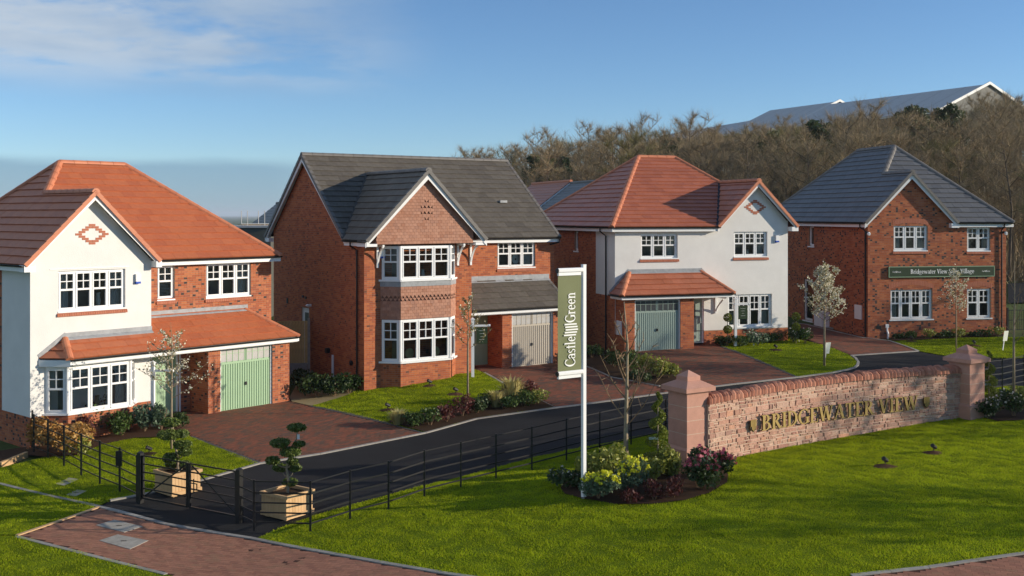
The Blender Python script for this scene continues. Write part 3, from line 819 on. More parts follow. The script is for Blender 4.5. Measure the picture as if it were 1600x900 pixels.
        b = MB(); b.box(a0 - .001, a0 + .05, v - .055, v - .024, z0, z1); b.box(a1 - .05, a1 + .001, v - .055, v - .024, z0, z1); b.box(a0 + .051, a1 - .051, v - .055, v - .024, z1 - .03, z1 + .03); b.build('garage_frame', frame_mat, root)
        return D
    def door(s, fr, a0, a1, z0, z1, mat, frame=PVC, pane=None, set_=-.06):
        root = s.root; b = MB(); f = .06
        fr.box(b, a0, a0 + f, set_ - .08, set_ + .02, z0, z1); fr.box(b, a1 - f, a1, set_ - .08, set_ + .02, z0, z1); fr.box(b, a0 + f, a1 - f, set_ - .08, set_ + .02, z1 - f, z1)
        b.build('door_frame', frame, root)
        b = MB(); fr.box(b, a0 + f + .002, a1 - f - .002, set_ - .06, set_ - .01, z0, z1 - f - .002)
        w = a1 - a0 - 2 * f
        for q in range(1, 4): fr.box(b, a0 + f + w * q / 4 - .006, a0 + f + w * q / 4 + .006, set_ - .011, set_ - .004, z0 + .15, z0 + 1.0)
        fr.box(b, a0 + f + .05, a1 - f - .05, set_ - .011, set_ + .004, z0 + 1.06, z0 + 1.10)
        D = b.build('front_door', mat, root)
        if pane:
            b = MB(); fr.box(b, *pane[:2], set_ - .012, set_ - .006, *pane[2:]); b.build('pane', METALD, D)
        b = MB(); fr.box(b, a1 - f - .12, a1 - f - .09, set_ - .01, set_ + .04, z0 + .85, z0 + 1.15); b.build('handle', STEEL, D)
    def downpipe(s, pts):
        b = MB(); b.tube(pts, .034, 8); b.build('downpipe', BLACKP, s.root)
    def gutter(s, p0, p1, out, fascia=True, fh=.2, fd=.0):
        """black half round gutter with the white fascia board behind it; out = outward plan direction"""
        p0, p1 = Vector(p0), Vector(p1); d = (p1 - p0).normalized(); o = Vector((out[0], out[1], 0)).normalized()
        b = MB(); ring = [(math.cos(a), math.sin(a)) for a in np.linspace(math.pi, 2 * math.pi, 6)]
        vs = []
        for q in (p0, p1):
            for r in (.058, .048):
                for cc, ss in ring: vs.append(q + o * (.062 + cc * r) + Vector((0, 0, ss * r - .01)))
        fs = [(k, k + 1, 12 + k + 1, 12 + k) for k in range(5)] + [(6 + k + 1, 6 + k, 18 + k, 18 + k + 1) for k in range(5)]
        fs += [(0, 6, 18, 12), (5, 17, 23, 11), (0, 1, 2, 3, 4, 5), (12, 13, 14, 15, 16, 17)]
        b.add(vs, fs); b.build('gutter', BLACKP, s.root)
        if fascia:
            b = MB(); z = Vector((0, 0, 1))
            q = [p0 + z * -fh, p1 + z * -fh, p1 - o * .03 - z * fh, p0 - o * .03 - z * fh]
            b.hexa(q + [x + z * (fh - .005) for x in q]); b.build('fascia', PAINT, s.root)
    def barge(s, foot, apex, out, h=.2, t=.035, mat=None):
        """white barge board under a verge"""
        f, a = Vector(foot), Vector(apex); o = Vector((out[0], out[1], 0)) * t
        b = MB(); dn = Vector((0, 0, -h)); i = Vector((0, 0, -.035))
        b.hexa([f + dn, a + dn * 1.25, a + i, f + i, f + dn - o, a + dn * 1.25 - o, a + i - o, f + i - o]); b.build('barge_board', mat or PAINT, s.root)
    def flat(s, name, mat, pts, up=.0):
        b = MB(); b.add(pts, [tuple(range(len(pts)))]); return b.build(name, mat, s.root)
    def verge_tiles(s, roof, foot, apex, out, mat=None, w=.11, h=.10):
        """end caps of the tiles along a verge"""
        f, a = Vector(foot), Vector(apex); d = a - f; n = max(1, round(d.length / .33)); l = d.length / n; d.normalize()
        o = Vector((out[0], out[1], 0)).normalized(); up = o.cross(d)
        if up.z < 0: up = -up
        b = MB(); b.hexa([(-w, .003, .035), (.02, .003, .035), (.02, l, .02), (-w, l, .02), (-w, .003, -.012), (.02, .003, -h), (.02, l, -h), (-w, l, -.012)])
        me = b.mesh('verge_tile', mat or s.ridge)
        for i in range(n): inst('verge_tile', me, roof, axes(f + d * l * i, o, d, up))
    def diamond(s, fr, ac, zc):
        b = MB(); b.hexa([(-.105, .012, -.033), (.105, .012, -.033), (.105, .012, .033), (-.105, .012, .033), (-.105, -.004, -.033), (.105, -.004, -.033), (.105, -.004, .033), (-.105, -.004, .033)], 0)
        me = b.mesh('feature_brick', BR_PINK)
        for r in range(-4, 5):
            k = 4 - abs(r)
            offs = [0] if k == 0 else ([-.11, .11] if k == 1 else [-.11 * k, .11 * k])
            for x in offs: inst('feature_brick', me, s.root, axes(fr.p(ac + x, 0, zc + r * .072), fr.A, fr.N, (0, 0, 1)))
def clip(q, poly):
    """clip polygon q by convex counter-clockwise poly"""
    out = q
    for i in range(len(poly)):
        a, b = poly[i], poly[(i + 1) % len(poly)]
        if abs(a[0] - b[0]) + abs(a[1] - b[1]) < 1e-6: continue
        inp = out; out = []
        def sd(p): return (b[0] - a[0]) * (p[1] - a[1]) - (b[1] - a[1]) * (p[0] - a[0])
        for j in range(len(inp)):
            p, c = inp[j - 1], inp[j]; sp, sc = sd(p), sd(c)
            if (sp < 0) != (sc < 0):
                t = sp / (sp - sc); out.append((p[0] + (c[0] - p[0]) * t, p[1] + (c[1] - p[1]) * t))
            if sc >= 0: out.append(c)
        if len(out) < 3: return []
    return out
HUNGD = M_('dark_tile_backing', (.17, .085, .06), .9, None)  # plain dark brown backing, seen in the gaps between the hung tiles
# ------------------------------------------------------------------ house 1, white gable and terracotta roof
def alarm(h, fr, a, z, w=.16):
    b = MB(); fr.box(b, a, a + w, .002, .09, z, z + .24); o = b.build('alarm_box', PVC, h.root)
    b = MB(); fr.box(b, a - .002, a + w + .002, .0, .092, z - .07, z - .001); b.build('alarm_strip', BLUE, o)
def back_walls(h, u0, u1, v0, v1, zt, gable=None):
    """plain rear and far side walls"""
    mb = MB()
    mb.add([(u0, v1, -.5), (u1, v1, -.5), (u1, v1, zt), (u0, v1, zt)], [(0, 1, 2, 3)])
    mb.add([(u1, v0, -.5), (u1, v1, -.5), (u1, v1, zt), (u1, v0, zt)], [(0, 1, 2, 3)])
    if gable: mb.add([(u1, v0, zt), (u1, v1, zt), gable], [(0, 1, 2)])
    mb.build('rear_wall', BR_FAR, h.root)
def pent_flash(h, pts, w=.15):
    b = MB()
    for (a, c) in zip(pts[:-1], pts[1:]):
        a, c = Vector(a), Vector(c); up = Vector((0, 0, w)); o = Vector((0, -.018, 0)); f = Vector((0, -.13, -.085))
        b.hexa([a + o, c + o, c + o + up, a + o + up, a + Vector((0, .002, 0)), c + Vector((0, .002, 0)), c + up + Vector((0, .002, 0)), a + up + Vector((0, .002, 0))])
        b.hexa([a + f + Vector((0, 0, .035)), c + f + Vector((0, 0, .035)), c + o + Vector((0, 0, .02)), a + o + Vector((0, 0, .02)), a + f + Vector((0, 0, .02)), c + f + Vector((0, 0, .02)), c + o, a + o])
    b.build('lead_flashing', LEAD, h.root)

def house_one():
    h = House('detached_house', 'white gabled detached house with terracotta roof and sage green garage door, leftmost of the four', TH[0], 344.4, 37.0, 6.7, BR_FLECK, TILE_R, RIDGE_R)
    root = h.root
    G = Fr((-6.27, .5), (1, 0), (0, -1)); Mn = Fr((-2.29, 1.1), (1, 0), (0, -1)); F0 = Fr((0, 0), (1, 0), (0, -1))
    SL = Fr((-6.27, 8.2), (0, -1), (-1, 0))
    gz = lambda z: (-6.6 + 6.27 + (z - 5.22 + .16) if z > 5.06 else 0, 3.98 if z < 5.05 else -2.12 + 6.27 - (z - 5.22 + .16))
    bw = (.86, 3.07, 3.74, 4.98)
    h.face(G, 0, 3.98, .62, 7.28, [bw], gable=gz, brick=False)
    h.face(G, 0, 3.98, -.5, .62, brick=True)
    w1 = (.57, 1.22, 3.86, 5.02); w2 = (2.43, 4.28, 3.82, 5.02); dr = (.34, 1.36, .02, 2.12)
    h.face(Mn, 0, 5.16, 0, 5.06, [w1, w2, dr])
    h.face(SL, 8.2 - 2.45, 7.7, .62, 5.06, brick=False)
    h.face(SL, 8.2 - 2.45, 7.7, -.5, .62)
    h.face(SL, 0, 8.2 - 2.45, -.5, 5.06)
    h.face(Fr((-2.29, .5), (0, 1), (1, 0)), 0, .6, .62, 5.06, brick=False)
    # garage
    h.face(F0, -.47, 0, -.05, 2.36); h.face(F0, 2.13, 2.86, -.05, 2.36); h.face(F0, 0, 2.13, 2.14, 2.36)
    h.face(Fr((-.47, 1.1), (0, -1), (-1, 0)), 0, 1.1, -.05, 2.36)
    h.face(Fr((2.86, 0), (0, 1), (1, 0)), 0, 1.1, -.05, 2.36)
    h.mortar.add([(0, 0, -.05), (0, .12, -.05), (0, .12, 2.14), (0, 0, 2.14)], [(0, 1, 2, 3)])
    h.mortar.add([(2.13, 0, -.05), (2.13, .12, -.05), (2.13, .12, 2.14), (2.13, 0, 2.14)], [(0, 1, 2, 3)])
    # bay base
    bay = [((-5.85, .5), (-5.34, 0)), ((-5.34, 0), (-3.30, 0)), ((-3.30, 0), (-2.85, .5))]
    for i, (p, q) in enumerate(bay):
        fr, L = seg(p, q); h.face(fr, 0, L, -.5, .62)
        h.window(fr, .045 if i != 1 else .02, L - .045 if i != 1 else L - .02, .68, 2.08, 1 if i != 1 else 3, set_=-.005, sill=None, room=(i == 1), curtain=('r',) if i == 1 else (), topblind=.14 if i == 1 else 0)
        b = MB(); fr.box(b, -.03, L + .03, -.06, .05, .622, .678); b.build('window_sill', PVC, root)
        b = MB(); fr.box(b, 0, L, -.07, -.002, 2.082, 2.36); b.build('bay_head', PAINT, root)
    for q in ((-5.34, 0), (-3.30, 0)):
        b = MB(); b.tube([(q[0], q[1] + .03, .68), (q[0], q[1] + .03, 2.08)], .06, 8); b.build('corner_post', PVC, root)
    h.flush_walls(300)
    back_walls(h, -6.27, 2.87, 1.1, 8.2, 5.06)
    h.window(G, *bw, 4, sill='brick', curtain=('l', 'r'), silld=.06)
    h.window(Mn, *w1, 1, sill='brick', blind=True)
    h.window(Mn, *w2, 3, sill='brick', curtain=('r',), set_=-.05)
    h.door(Mn, *dr, SAGE)
    h.garage(0, 2.13, -.02, 2.13, SAGE, PVC)
    b = MB(); Mn.box(b, 1.37, 1.43, -.02, .03, 0, 2.2); b.build('door_trim', PVC, root)
    h.diamond(G, 1.95, 6.1)
    alarm(h, G, 3.40, 4.55)
    # white lintel bead above the big window
    b = MB(); G.box(b, .6, 3.2, .0, .02, 5.03, 5.05); b.build('render_bead', PVC, root)
    # main roof
    h.start_roof()
    ez = 5.22; R0 = (-3.28, 4.85, 8.55); R1 = (-.85, 4.85, 8.55); G0 = (-4.36, .15, 7.46); G1 = (-4.36, 3.525, 7.46)
    h.plane([(-6.6, 8.9, ez), (-6.6, 3.525, ez), G1, R0], origin=(-6.6, .15, ez))
    h.plane([(-6.6, 3.525, ez), (-6.6, .15, ez), G0, G1], origin=(-6.6, .15, ez))
    h.plane([(-2.12, .15, ez), (-2.12, .8, ez), G1, G0], origin=(-2.12, .15, ez))
    h.plane([(-2.12, .8, ez), (3.11, .8, ez), R1, R0, G1])
    h.plane([(3.11, .8, ez), (3.11, 8.9, ez), R1])
    h.plane([(3.11, 8.9, ez), (-6.6, 8.9, ez), R0, R1], tiles=False)
    roof = h.flush_roof(300)
    for a, b in ((R0, R1), (G1, R0), (G0, G1), ((3.11, .8, ez), R1), ((3.11, 8.9, ez), R1), ((-6.6, 8.9, ez), R0)): h.ridge_run(roof, a, b)
    h.verge_tiles(roof, (-6.6, .15, ez), G0, (0, -1)); h.verge_tiles(roof, (-2.12, .15, ez), G0, (0, -1))
    h.barge((-6.6, .2, ez - .02), (-4.36, .2, 7.42), (0, -1)); h.barge((-2.12, .2, ez - .02), (-4.36, .2, 7.42), (0, -1))
    b = MB(); b.add([(-6.6, .2, 5.2), (-4.36, .2, 7.4), (-2.12, .2, 5.2), (-2.12, .5, 5.2), (-4.36, .5, 7.4), (-6.6, .5, 5.2)], [(0, 1, 4, 5), (1, 2, 3, 4)])
    for x0, x1 in ((-6.6, -6.25), (-2.3, -2.10)): b.box(x0, x1, .16, .5, 5.0, 5.2)
    b.build('gable_soffit', PAINT, root)
    h.gutter((-2.1, .84, ez - .01), (3.11, .84, ez - .01), (0, -1)); h.gutter((-6.56, .17, ez - .01), (-6.56, 8.9, ez - .01), (-1, 0))
    b = MB(); b.box(-2.1, 3.08, .87, 1.1, 5.03, 5.05); b.box(-6.53, -6.27, .5, 8.8, 5.03, 5.05); b.build('soffit', PAINT, root)
    # pent roof over bay, porch and garage
    h.start_roof(); e2 = 2.36; k = .7
    zz = lambda v: e2 + (v + .3) * k
    h.plane([(-5.42, -.3, e2), (-2.29, -.3, e2), (-2.29, .5, zz(.5)), (-5.2, .5, zz(.5))])
    h.plane([(-2.29, -.3, e2), (3.1, -.3, e2), (1.75, 1.1, zz(1.1)), (-2.29, 1.1, zz(1.1))], origin=(-5.42, -.3, e2))
    h.plane([(-6.0, .5, e2), (-5.42, -.3, e2), (-5.2, .5, zz(.5))])
    h.plane([(3.1, -.3, e2), (3.1, 1.1, e2), (1.75, 1.1, zz(1.1))])
    r2 = h.flush_roof(120, 'porch_roof')
    h.ridge_run(r2, (-5.42, -.3, e2), (-5.2, .5, zz(.5)), r=.12); h.ridge_run(r2, (3.1, -.3, e2), (1.75, 1.1, zz(1.1)), r=.11)
    h.gutter((-5.4, -.26, e2 - .01), (3.1, -.26, e2 - .01), (0, -1), fh=.18)
    b = MB(); b.prism([(-6.0, .5, 2.12), (-5.4, -.24, 2.12), (-5.4, -.27, 2.12), (-6.03, .46, 2.12)], (0, 0, .2)); b.build('fascia', PAINT, root)
    b = MB(); b.box(-5.3, 3.05, -.23, 1.09, 2.15, 2.17); b.add([(-6.0, .5, 2.16), (-5.4, -.24, 2.16), (-5.3, -.23, 2.16), (-5.3, .5, 2.16)], [(0, 1, 2, 3)]); b.build('soffit', PAINT, root)
    pent_flash(h, [(-5.2, .5, zz(.5)), (-2.27, .5, zz(.5))]); pent_flash(h, [(-2.27, 1.1, zz(1.1)), (1.85, 1.1, zz(1.1))])
    b = MB(); b.prism([(-6.0, .485, e2 + .02), (-5.2, .485, zz(.5) + .02), (-5.2, .485, zz(.5) + .17), (-6.05, .485, e2 + .12)], (0, .02, 0)); b.build('lead_flashing', LEAD, root)
    # ornaments seen in the windows are things of their own
    return h

def house_two():
    h = House('detached_house', 'grey roofed orange brick detached house with two storey bay and tile hung gable', TH[1], 799.8, 44.0, 6.15, BR_PLAIN, TILE_G, RIDGE_G)
    root = h.root
    bf = Fr((-6.75, -.4), (1, 0), (0, -1)); Mn = Fr((-2.15, 1.1), (1, 0), (0, -1)); F0 = Fr((0, 0), (1, 0), (0, -1)); SL = Fr((-6.75, 8.7), (0, -1), (-1, 0))
    h.face(bf, 0, 4.6, -.6, 5.1)
    win = (2.16, 4.05, 3.97, 5.06); dr = (1.0, 1.96, .02, 2.12)
    h.face(Mn, 0, 5.02, -.05, 5.06, [win, dr])
    mslope = (8.64 - 5.22) / 4.2
    # side wall: a = 8.7 - v ; main gable between v=.8 and 9.2
    sd = lambda z: (0 if z < 5.04 else 8.7 - (9.2 - (z - 5.22 + .16) / mslope), 9.1 if z < 5.04 else 8.7 - (.8 + (z - 5.22 + .16) / mslope))
    sdoor = (8.7 - 5.55, 8.7 - 4.75, .05, 2.35)
    h.face(SL, 0, 9.1, -.7, 8.42, [sdoor], gable=sd)
    h.face(Fr((-2.15, -.4), (0, 1), (1, 0)), 0, 1.5, -.3, 5.06)
    h.face(F0, -.46, 0, -.05, 2.38); h.face(F0, 2.05, 2.48, -.05, 2.38); h.face(F0, 0, 2.05, 2.16, 2.38)
    h.face(Fr((-.46, 1.1), (0, -1), (-1, 0)), 0, 1.1, -.05, 2.38)
    h.mortar.add([(0, 0, -.05), (0, .12, -.05), (0, .12, 2.16), (0, 0, 2.16)], [(0, 1, 2, 3)]); h.mortar.add([(2.05, 0, -.05), (2.05, .12, -.05), (2.05, .12, 2.16), (2.05, 0, 2.16)], [(0, 1, 2, 3)])
    bay = [((-6.08, -.4), (-5.53, -.95)), ((-5.53, -.95), (-3.42, -.95)), ((-3.42, -.95), (-2.88, -.4))]
    for i, (p, q) in enumerate(bay):
        fr, L = seg(p, q); h.face(fr, 0, L, -.6, .66)
        for z0, z1 in ((.73, 2.27), (3.76, 5.0)):
            h.window(fr, .045 if i != 1 else .02, L - .045 if i != 1 else L - .02, z0, z1, 1 if i != 1 else 3, set_=-.005, sill=None, room=(i == 1))
            b = MB(); fr.box(b, -.05, L + .05, -.06, .07, z0 - .07, z0 - .003); b.build('window_sill', PVC, root)
        b = MB(); fr.box(b, 0, L, -.05, -.003, 2.272, 3.70); b.build('bay_panel', HUNGD, root)
        b = MB(); fr.box(b, -.01, L + .01, -.02, .032, 3.50, 3.689); b.build('lead_flashing', LEAD, root)
        b = MB(); z = 2.29; k = 0                                  # clay tiles hung on the panel
        while z < 3.5:
            x = -(k % 2) * .082; arrow = k in (6, 7)
            while x < L:
                l, r = max(0, x), min(L, x + .158)
                if r - l > .03:
                    if arrow: b.prism([fr.p(l, .022, z + .115), fr.p(r, .022, z + .115), fr.p((l + r) / 2, .03, z + .01)], fr.N * -.012)
                    else: b.hexa([fr.p(l, .032, z), fr.p(r, .032, z), fr.p(r, .012, z + .12), fr.p(l, .012, z + .12), fr.p(l, .0, z), fr.p(r, .0, z), fr.p(r, .0, z + .12), fr.p(l, .0, z + .12)], 0, False)
                x += .165
            z += .11; k += 1
        b.build('hung_tile', HUNG, root, kind='stuff')
    for q in ((-5.53, -.95), (-3.42, -.95)):
        for z0, z1 in ((.73, 2.27), (3.76, 5.0)):
            b = MB(); b.tube([(q[0], q[1] + .03, z0), (q[0], q[1] + .03, z1)], .06, 8); b.build('corner_post', PVC, root)
    h.flush_walls(0)
    back_walls(h, -6.75, 2.87, 1.1, 8.7, 5.06, (2.87, 5, 8.5))
    h.window(Mn, *win, 3, sill='brick', curtain=('r',))
    h.door(Mn, *dr, SAGE)
    h.door(SL, *sdoor, PVC, pane=(sdoor[0] + .2, sdoor[1] - .2, 1.2, 2.15))
    h.garage(0, 2.05, -.02, 2.15, BEIGE, PVC)
    alarm(h, bf, .62, 4.62, .2)
    # tile hung gable
    ez = 5.22; gu = -4.475; hw = 2.575; gs = (7.85 - ez) / hw
    T = Fr((gu, -.95), (1, 0), (0, -1)); b = MB(); z = 5.08; k = 0
    while z < 7.62:
        half = min(2.06, hw - (z - ez + .18) / gs - .02) if z > 5.0 else 2.06
        x = -2.2 - (k % 2) * .0825
        while x < half:
            l, r = max(-half, x), min(half, x + .158)
            if r - l > .03:
                cx, cz = (l + r) / 2, z - 6.28
                if abs(cx) / .33 + abs(cz) / .40 < 1 and k % 2 == 0: b.prism([T.p(l, .022, z + .115), T.p(r, .022, z + .115), T.p((l + r) / 2, .03, z + .01)], T.N * -.012)
                else: b.hexa([T.p(l, .032, z), T.p(r, .032, z), T.p(r, .012, z + .12), T.p(l, .012, z + .12), T.p(l, .0, z), T.p(r, .0, z), T.p(r, .0, z + .12), T.p(l, .0, z + .12)], 0, False)
            x += .165
        z += .11; k += 1
    b.build('hung_tile', HUNG, root, kind='stuff')
    b = MB(); b.prism([(gu - 2.08, -.94, 5.06), (gu + 2.08, -.94, 5.06), (gu + 2.08, -.94, 5.3), (gu, -.94, 7.72), (gu - 2.08, -.94, 5.3)], (0, .54, 0)); b.build('gable_box', HUNGD, root)
    for u in (-6.22, -2.78, -2.20):                                 # gallows brackets
        b = MB(); b.box(u - .04, u + .04, -.46, -.405, 4.2, 5.06); b.box(u - .04, u + .04, -.93, -.461, 4.98, 5.055)
        pr = [(u - .038, -.46 - .44 * t, 4.32 + .62 * t ** .7 + .06 * math.sin(t * math.pi)) for t in np.linspace(0, 1, 7)]
        for p, q in zip(pr[:-1], pr[1:]):
            b.hexa([p, q, (q[0], q[1], q[2] + .07), (p[0], p[1], p[2] + .07), (p[0] + .076, p[1], p[2]), (q[0] + .076, q[1], q[2]), (q[0] + .076, q[1], q[2] + .07), (p[0] + .076, p[1], p[2] + .07)])
        b.build('bracket', PAINT, root)
    h.start_roof()
    m = mslope; r0 = (-7.0, 5.0, 8.64); r1 = (3.02, 5.0, 8.64); gv = .8 + (7.85 - ez) / m
    G0 = (gu, -1.2, 7.85); G1 = (gu, gv, 7.85)
    ins = lambda p: abs(p.x - gu) < hw - (p.z - ez) / gs and p.z < 7.8
    h.plane([(-7.0, .8, ez), (3.02, .8, ez), r1, r0], hide=ins)
    h.plane([(3.02, 9.2, ez), (-7.0, 9.2, ez), r0, r1], tiles=False)
    h.plane([(gu - hw, .8, ez), (gu - hw, -1.2, ez), G0, G1], origin=(gu - hw, -1.2, ez))
    h.plane([(gu + hw, -1.2, ez), (gu + hw, .8, ez), G1, G0])
    roof = h.flush_roof(300)
    h.ridge_run(roof, r0, r1); h.ridge_run(roof, G0, G1)
    b = MB(); vx = .075
    p0, p1 = Vector((gu - hw, .8, ez + .03)), Vector((gu, gv, 7.88))
    b.add([p0 + Vector((-.07, .07, .02)), p0 + Vector((.07, -.07, .02)), p1 + Vector((.07, -.07, .03)), p1 + Vector((-.07, .07, .03))], [(0, 1, 2, 3)]); b.build('valley_lining', BLACKP, roof)
    h.verge_tiles(roof, (gu - hw, -1.2, ez), G0, (0, -1)); h.verge_tiles(roof, (gu + hw, -1.2, ez), G0, (0, -1))
    h.verge_tiles(roof, (-7.0, .8, ez), r0, (-1, 0)); h.verge_tiles(roof, (-7.0, 9.2, ez), r0, (-1, 0)); h.verge_tiles(roof, (3.02, .8, ez), r1, (1, 0))
    h.barge((gu - hw, -1.15, ez), (gu, -1.15, 7.81), (0, -1), h=.26); h.barge((gu + hw, -1.15, ez), (gu, -1.15, 7.81), (0, -1), h=.26)
    h.barge((-6.97, .8, ez), (-6.97, 5, 8.6), (-1, 0), h=.22); h.barge((-6.97, 9.2, ez), (-6.97, 5, 8.6), (-1, 0), h=.22)
    b = MB(); b.add([(gu - hw, -1.15, 5.18), (gu, -1.15, 7.8), (gu + hw, -1.15, 5.18), (gu + hw, -.4, 5.18), (gu, -.4, 7.8), (gu - hw, -.4, 5.18)], [(0, 1, 4, 5), (1, 2, 3, 4)])
    b.box(gu - hw, gu - 2.09, -1.12, -.41, 5.0, 5.1); b.box(gu + 2.09, gu + hw, -1.12, -.41, 5.0, 5.1)
    b.add([(-6.97, .8, 5.16), (-6.97, 5, 8.57), (-6.97, 9.2, 5.16), (-6.74, 9.2, 5.16), (-6.74, 5, 8.57), (-6.74, .8, 5.16)], [(0, 1, 4, 5), (1, 2, 3, 4)])
    b.box(-6.97, -6.76, 8.72, 9.1, 4.98, 5.15)
    b.build('gable_soffit', PAINT, root)
    h.gutter((gu - hw + .04, -1.16, ez - .01), (gu - hw + .04, .8, ez - .01), (-1, 0)); h.gutter((gu + hw + .03, .84, ez - .01), (3.0, .84, ez - .01), (0, -1))
    b = MB(); b.box(gu - hw + .06, -6.75, -.42, .78, 5.02, 5.04); b.box(-1.9, 3.0, .87, 1.1, 5.04, 5.06); b.build('soffit', PAINT, root)
    h.downpipe([(gu - hw - .05, .05, 5.14), (gu - hw - .05, .06, 5.02), (-6.81, .1, 4.85), (-6.81, .1, -.4)])
    h.downpipe([(2.92, .78, 5.14), (2.92, .78, 5.0), (2.6, 1.03, 4.9)])
    # garage roof
    h.start_roof(); e2 = 2.4; k = .75; zz = lambda v: e2 + (v + .3) * k
    h.plane([(-2.14, -.3, e2), (2.75, -.3, e2), (2.55, 1.1, zz(1.1)), (-2.14, 1.1, zz(1.1))])
    r2 = h.flush_roof(100, 'porch_roof')
    h.verge_tiles(r2, (2.75, -.3, e2), (2.55, 1.1, zz(1.1)), (1, 0))
    h.gutter((-2.14, -.26, e2 - .01), (2.75, -.26, e2 - .01), (0, -1), fh=.18)
    b = MB(); b.box(-2.14, 2.7, -.23, 1.09, 2.19, 2.21); b.prism([(2.5, -.23, 2.2), (2.5, 1.09, 2.2), (2.5, 1.09, zz(1.09) - .06), (2.5, -.23, e2 - .02)], (.1, 0, 0)); b.build('soffit', PAINT, root)
    pent_flash(h, [(-2.14, 1.1, zz(1.1)), (2.6, 1.1, zz(1.1))], .2)
    # small fittings on the side wall
    for v, z, w in ((5.3, 2.75, .12), (5.0, 2.72, .1)): h.boxp('flue', BLACKP, -6.80, -6.752, v, v + w, z, z + .1)
    h.boxp('air_vent', BLACKP, -6.79, -6.752, 7.0, 7.14, 2.4, 2.62)
    b = MB(); b.tube([(-6.80, 4.43, 2.5), (-6.95, 4.43, 2.5), (-6.97, 4.43, 2.46)], [.05, .06, .1], 8); b.build('outside_lamp', PVC, root)
    b = MB(); b.tube([(-6.80, 2.3, .72), (-6.80, 2.3, -.3)], .05, 6); b.build('waste_pipe', PVC, root)
    b = MB(); b.tube([(-6.754, 2.75, .85), (-6.90, 2.75, .85)], .11, 10); b.build('boiler_flue', BLACKP, root)
    b = MB(); b.tube([(-6.754, .62, .6), (-6.84, .62, .6)], .09, 10); b.build('pipe_cap', BLACKP, root)
    h.boxp('roof_vent', LEAD, 1.05, 1.4, 2.5, 2.62, 6.68, 6.78)
    return h

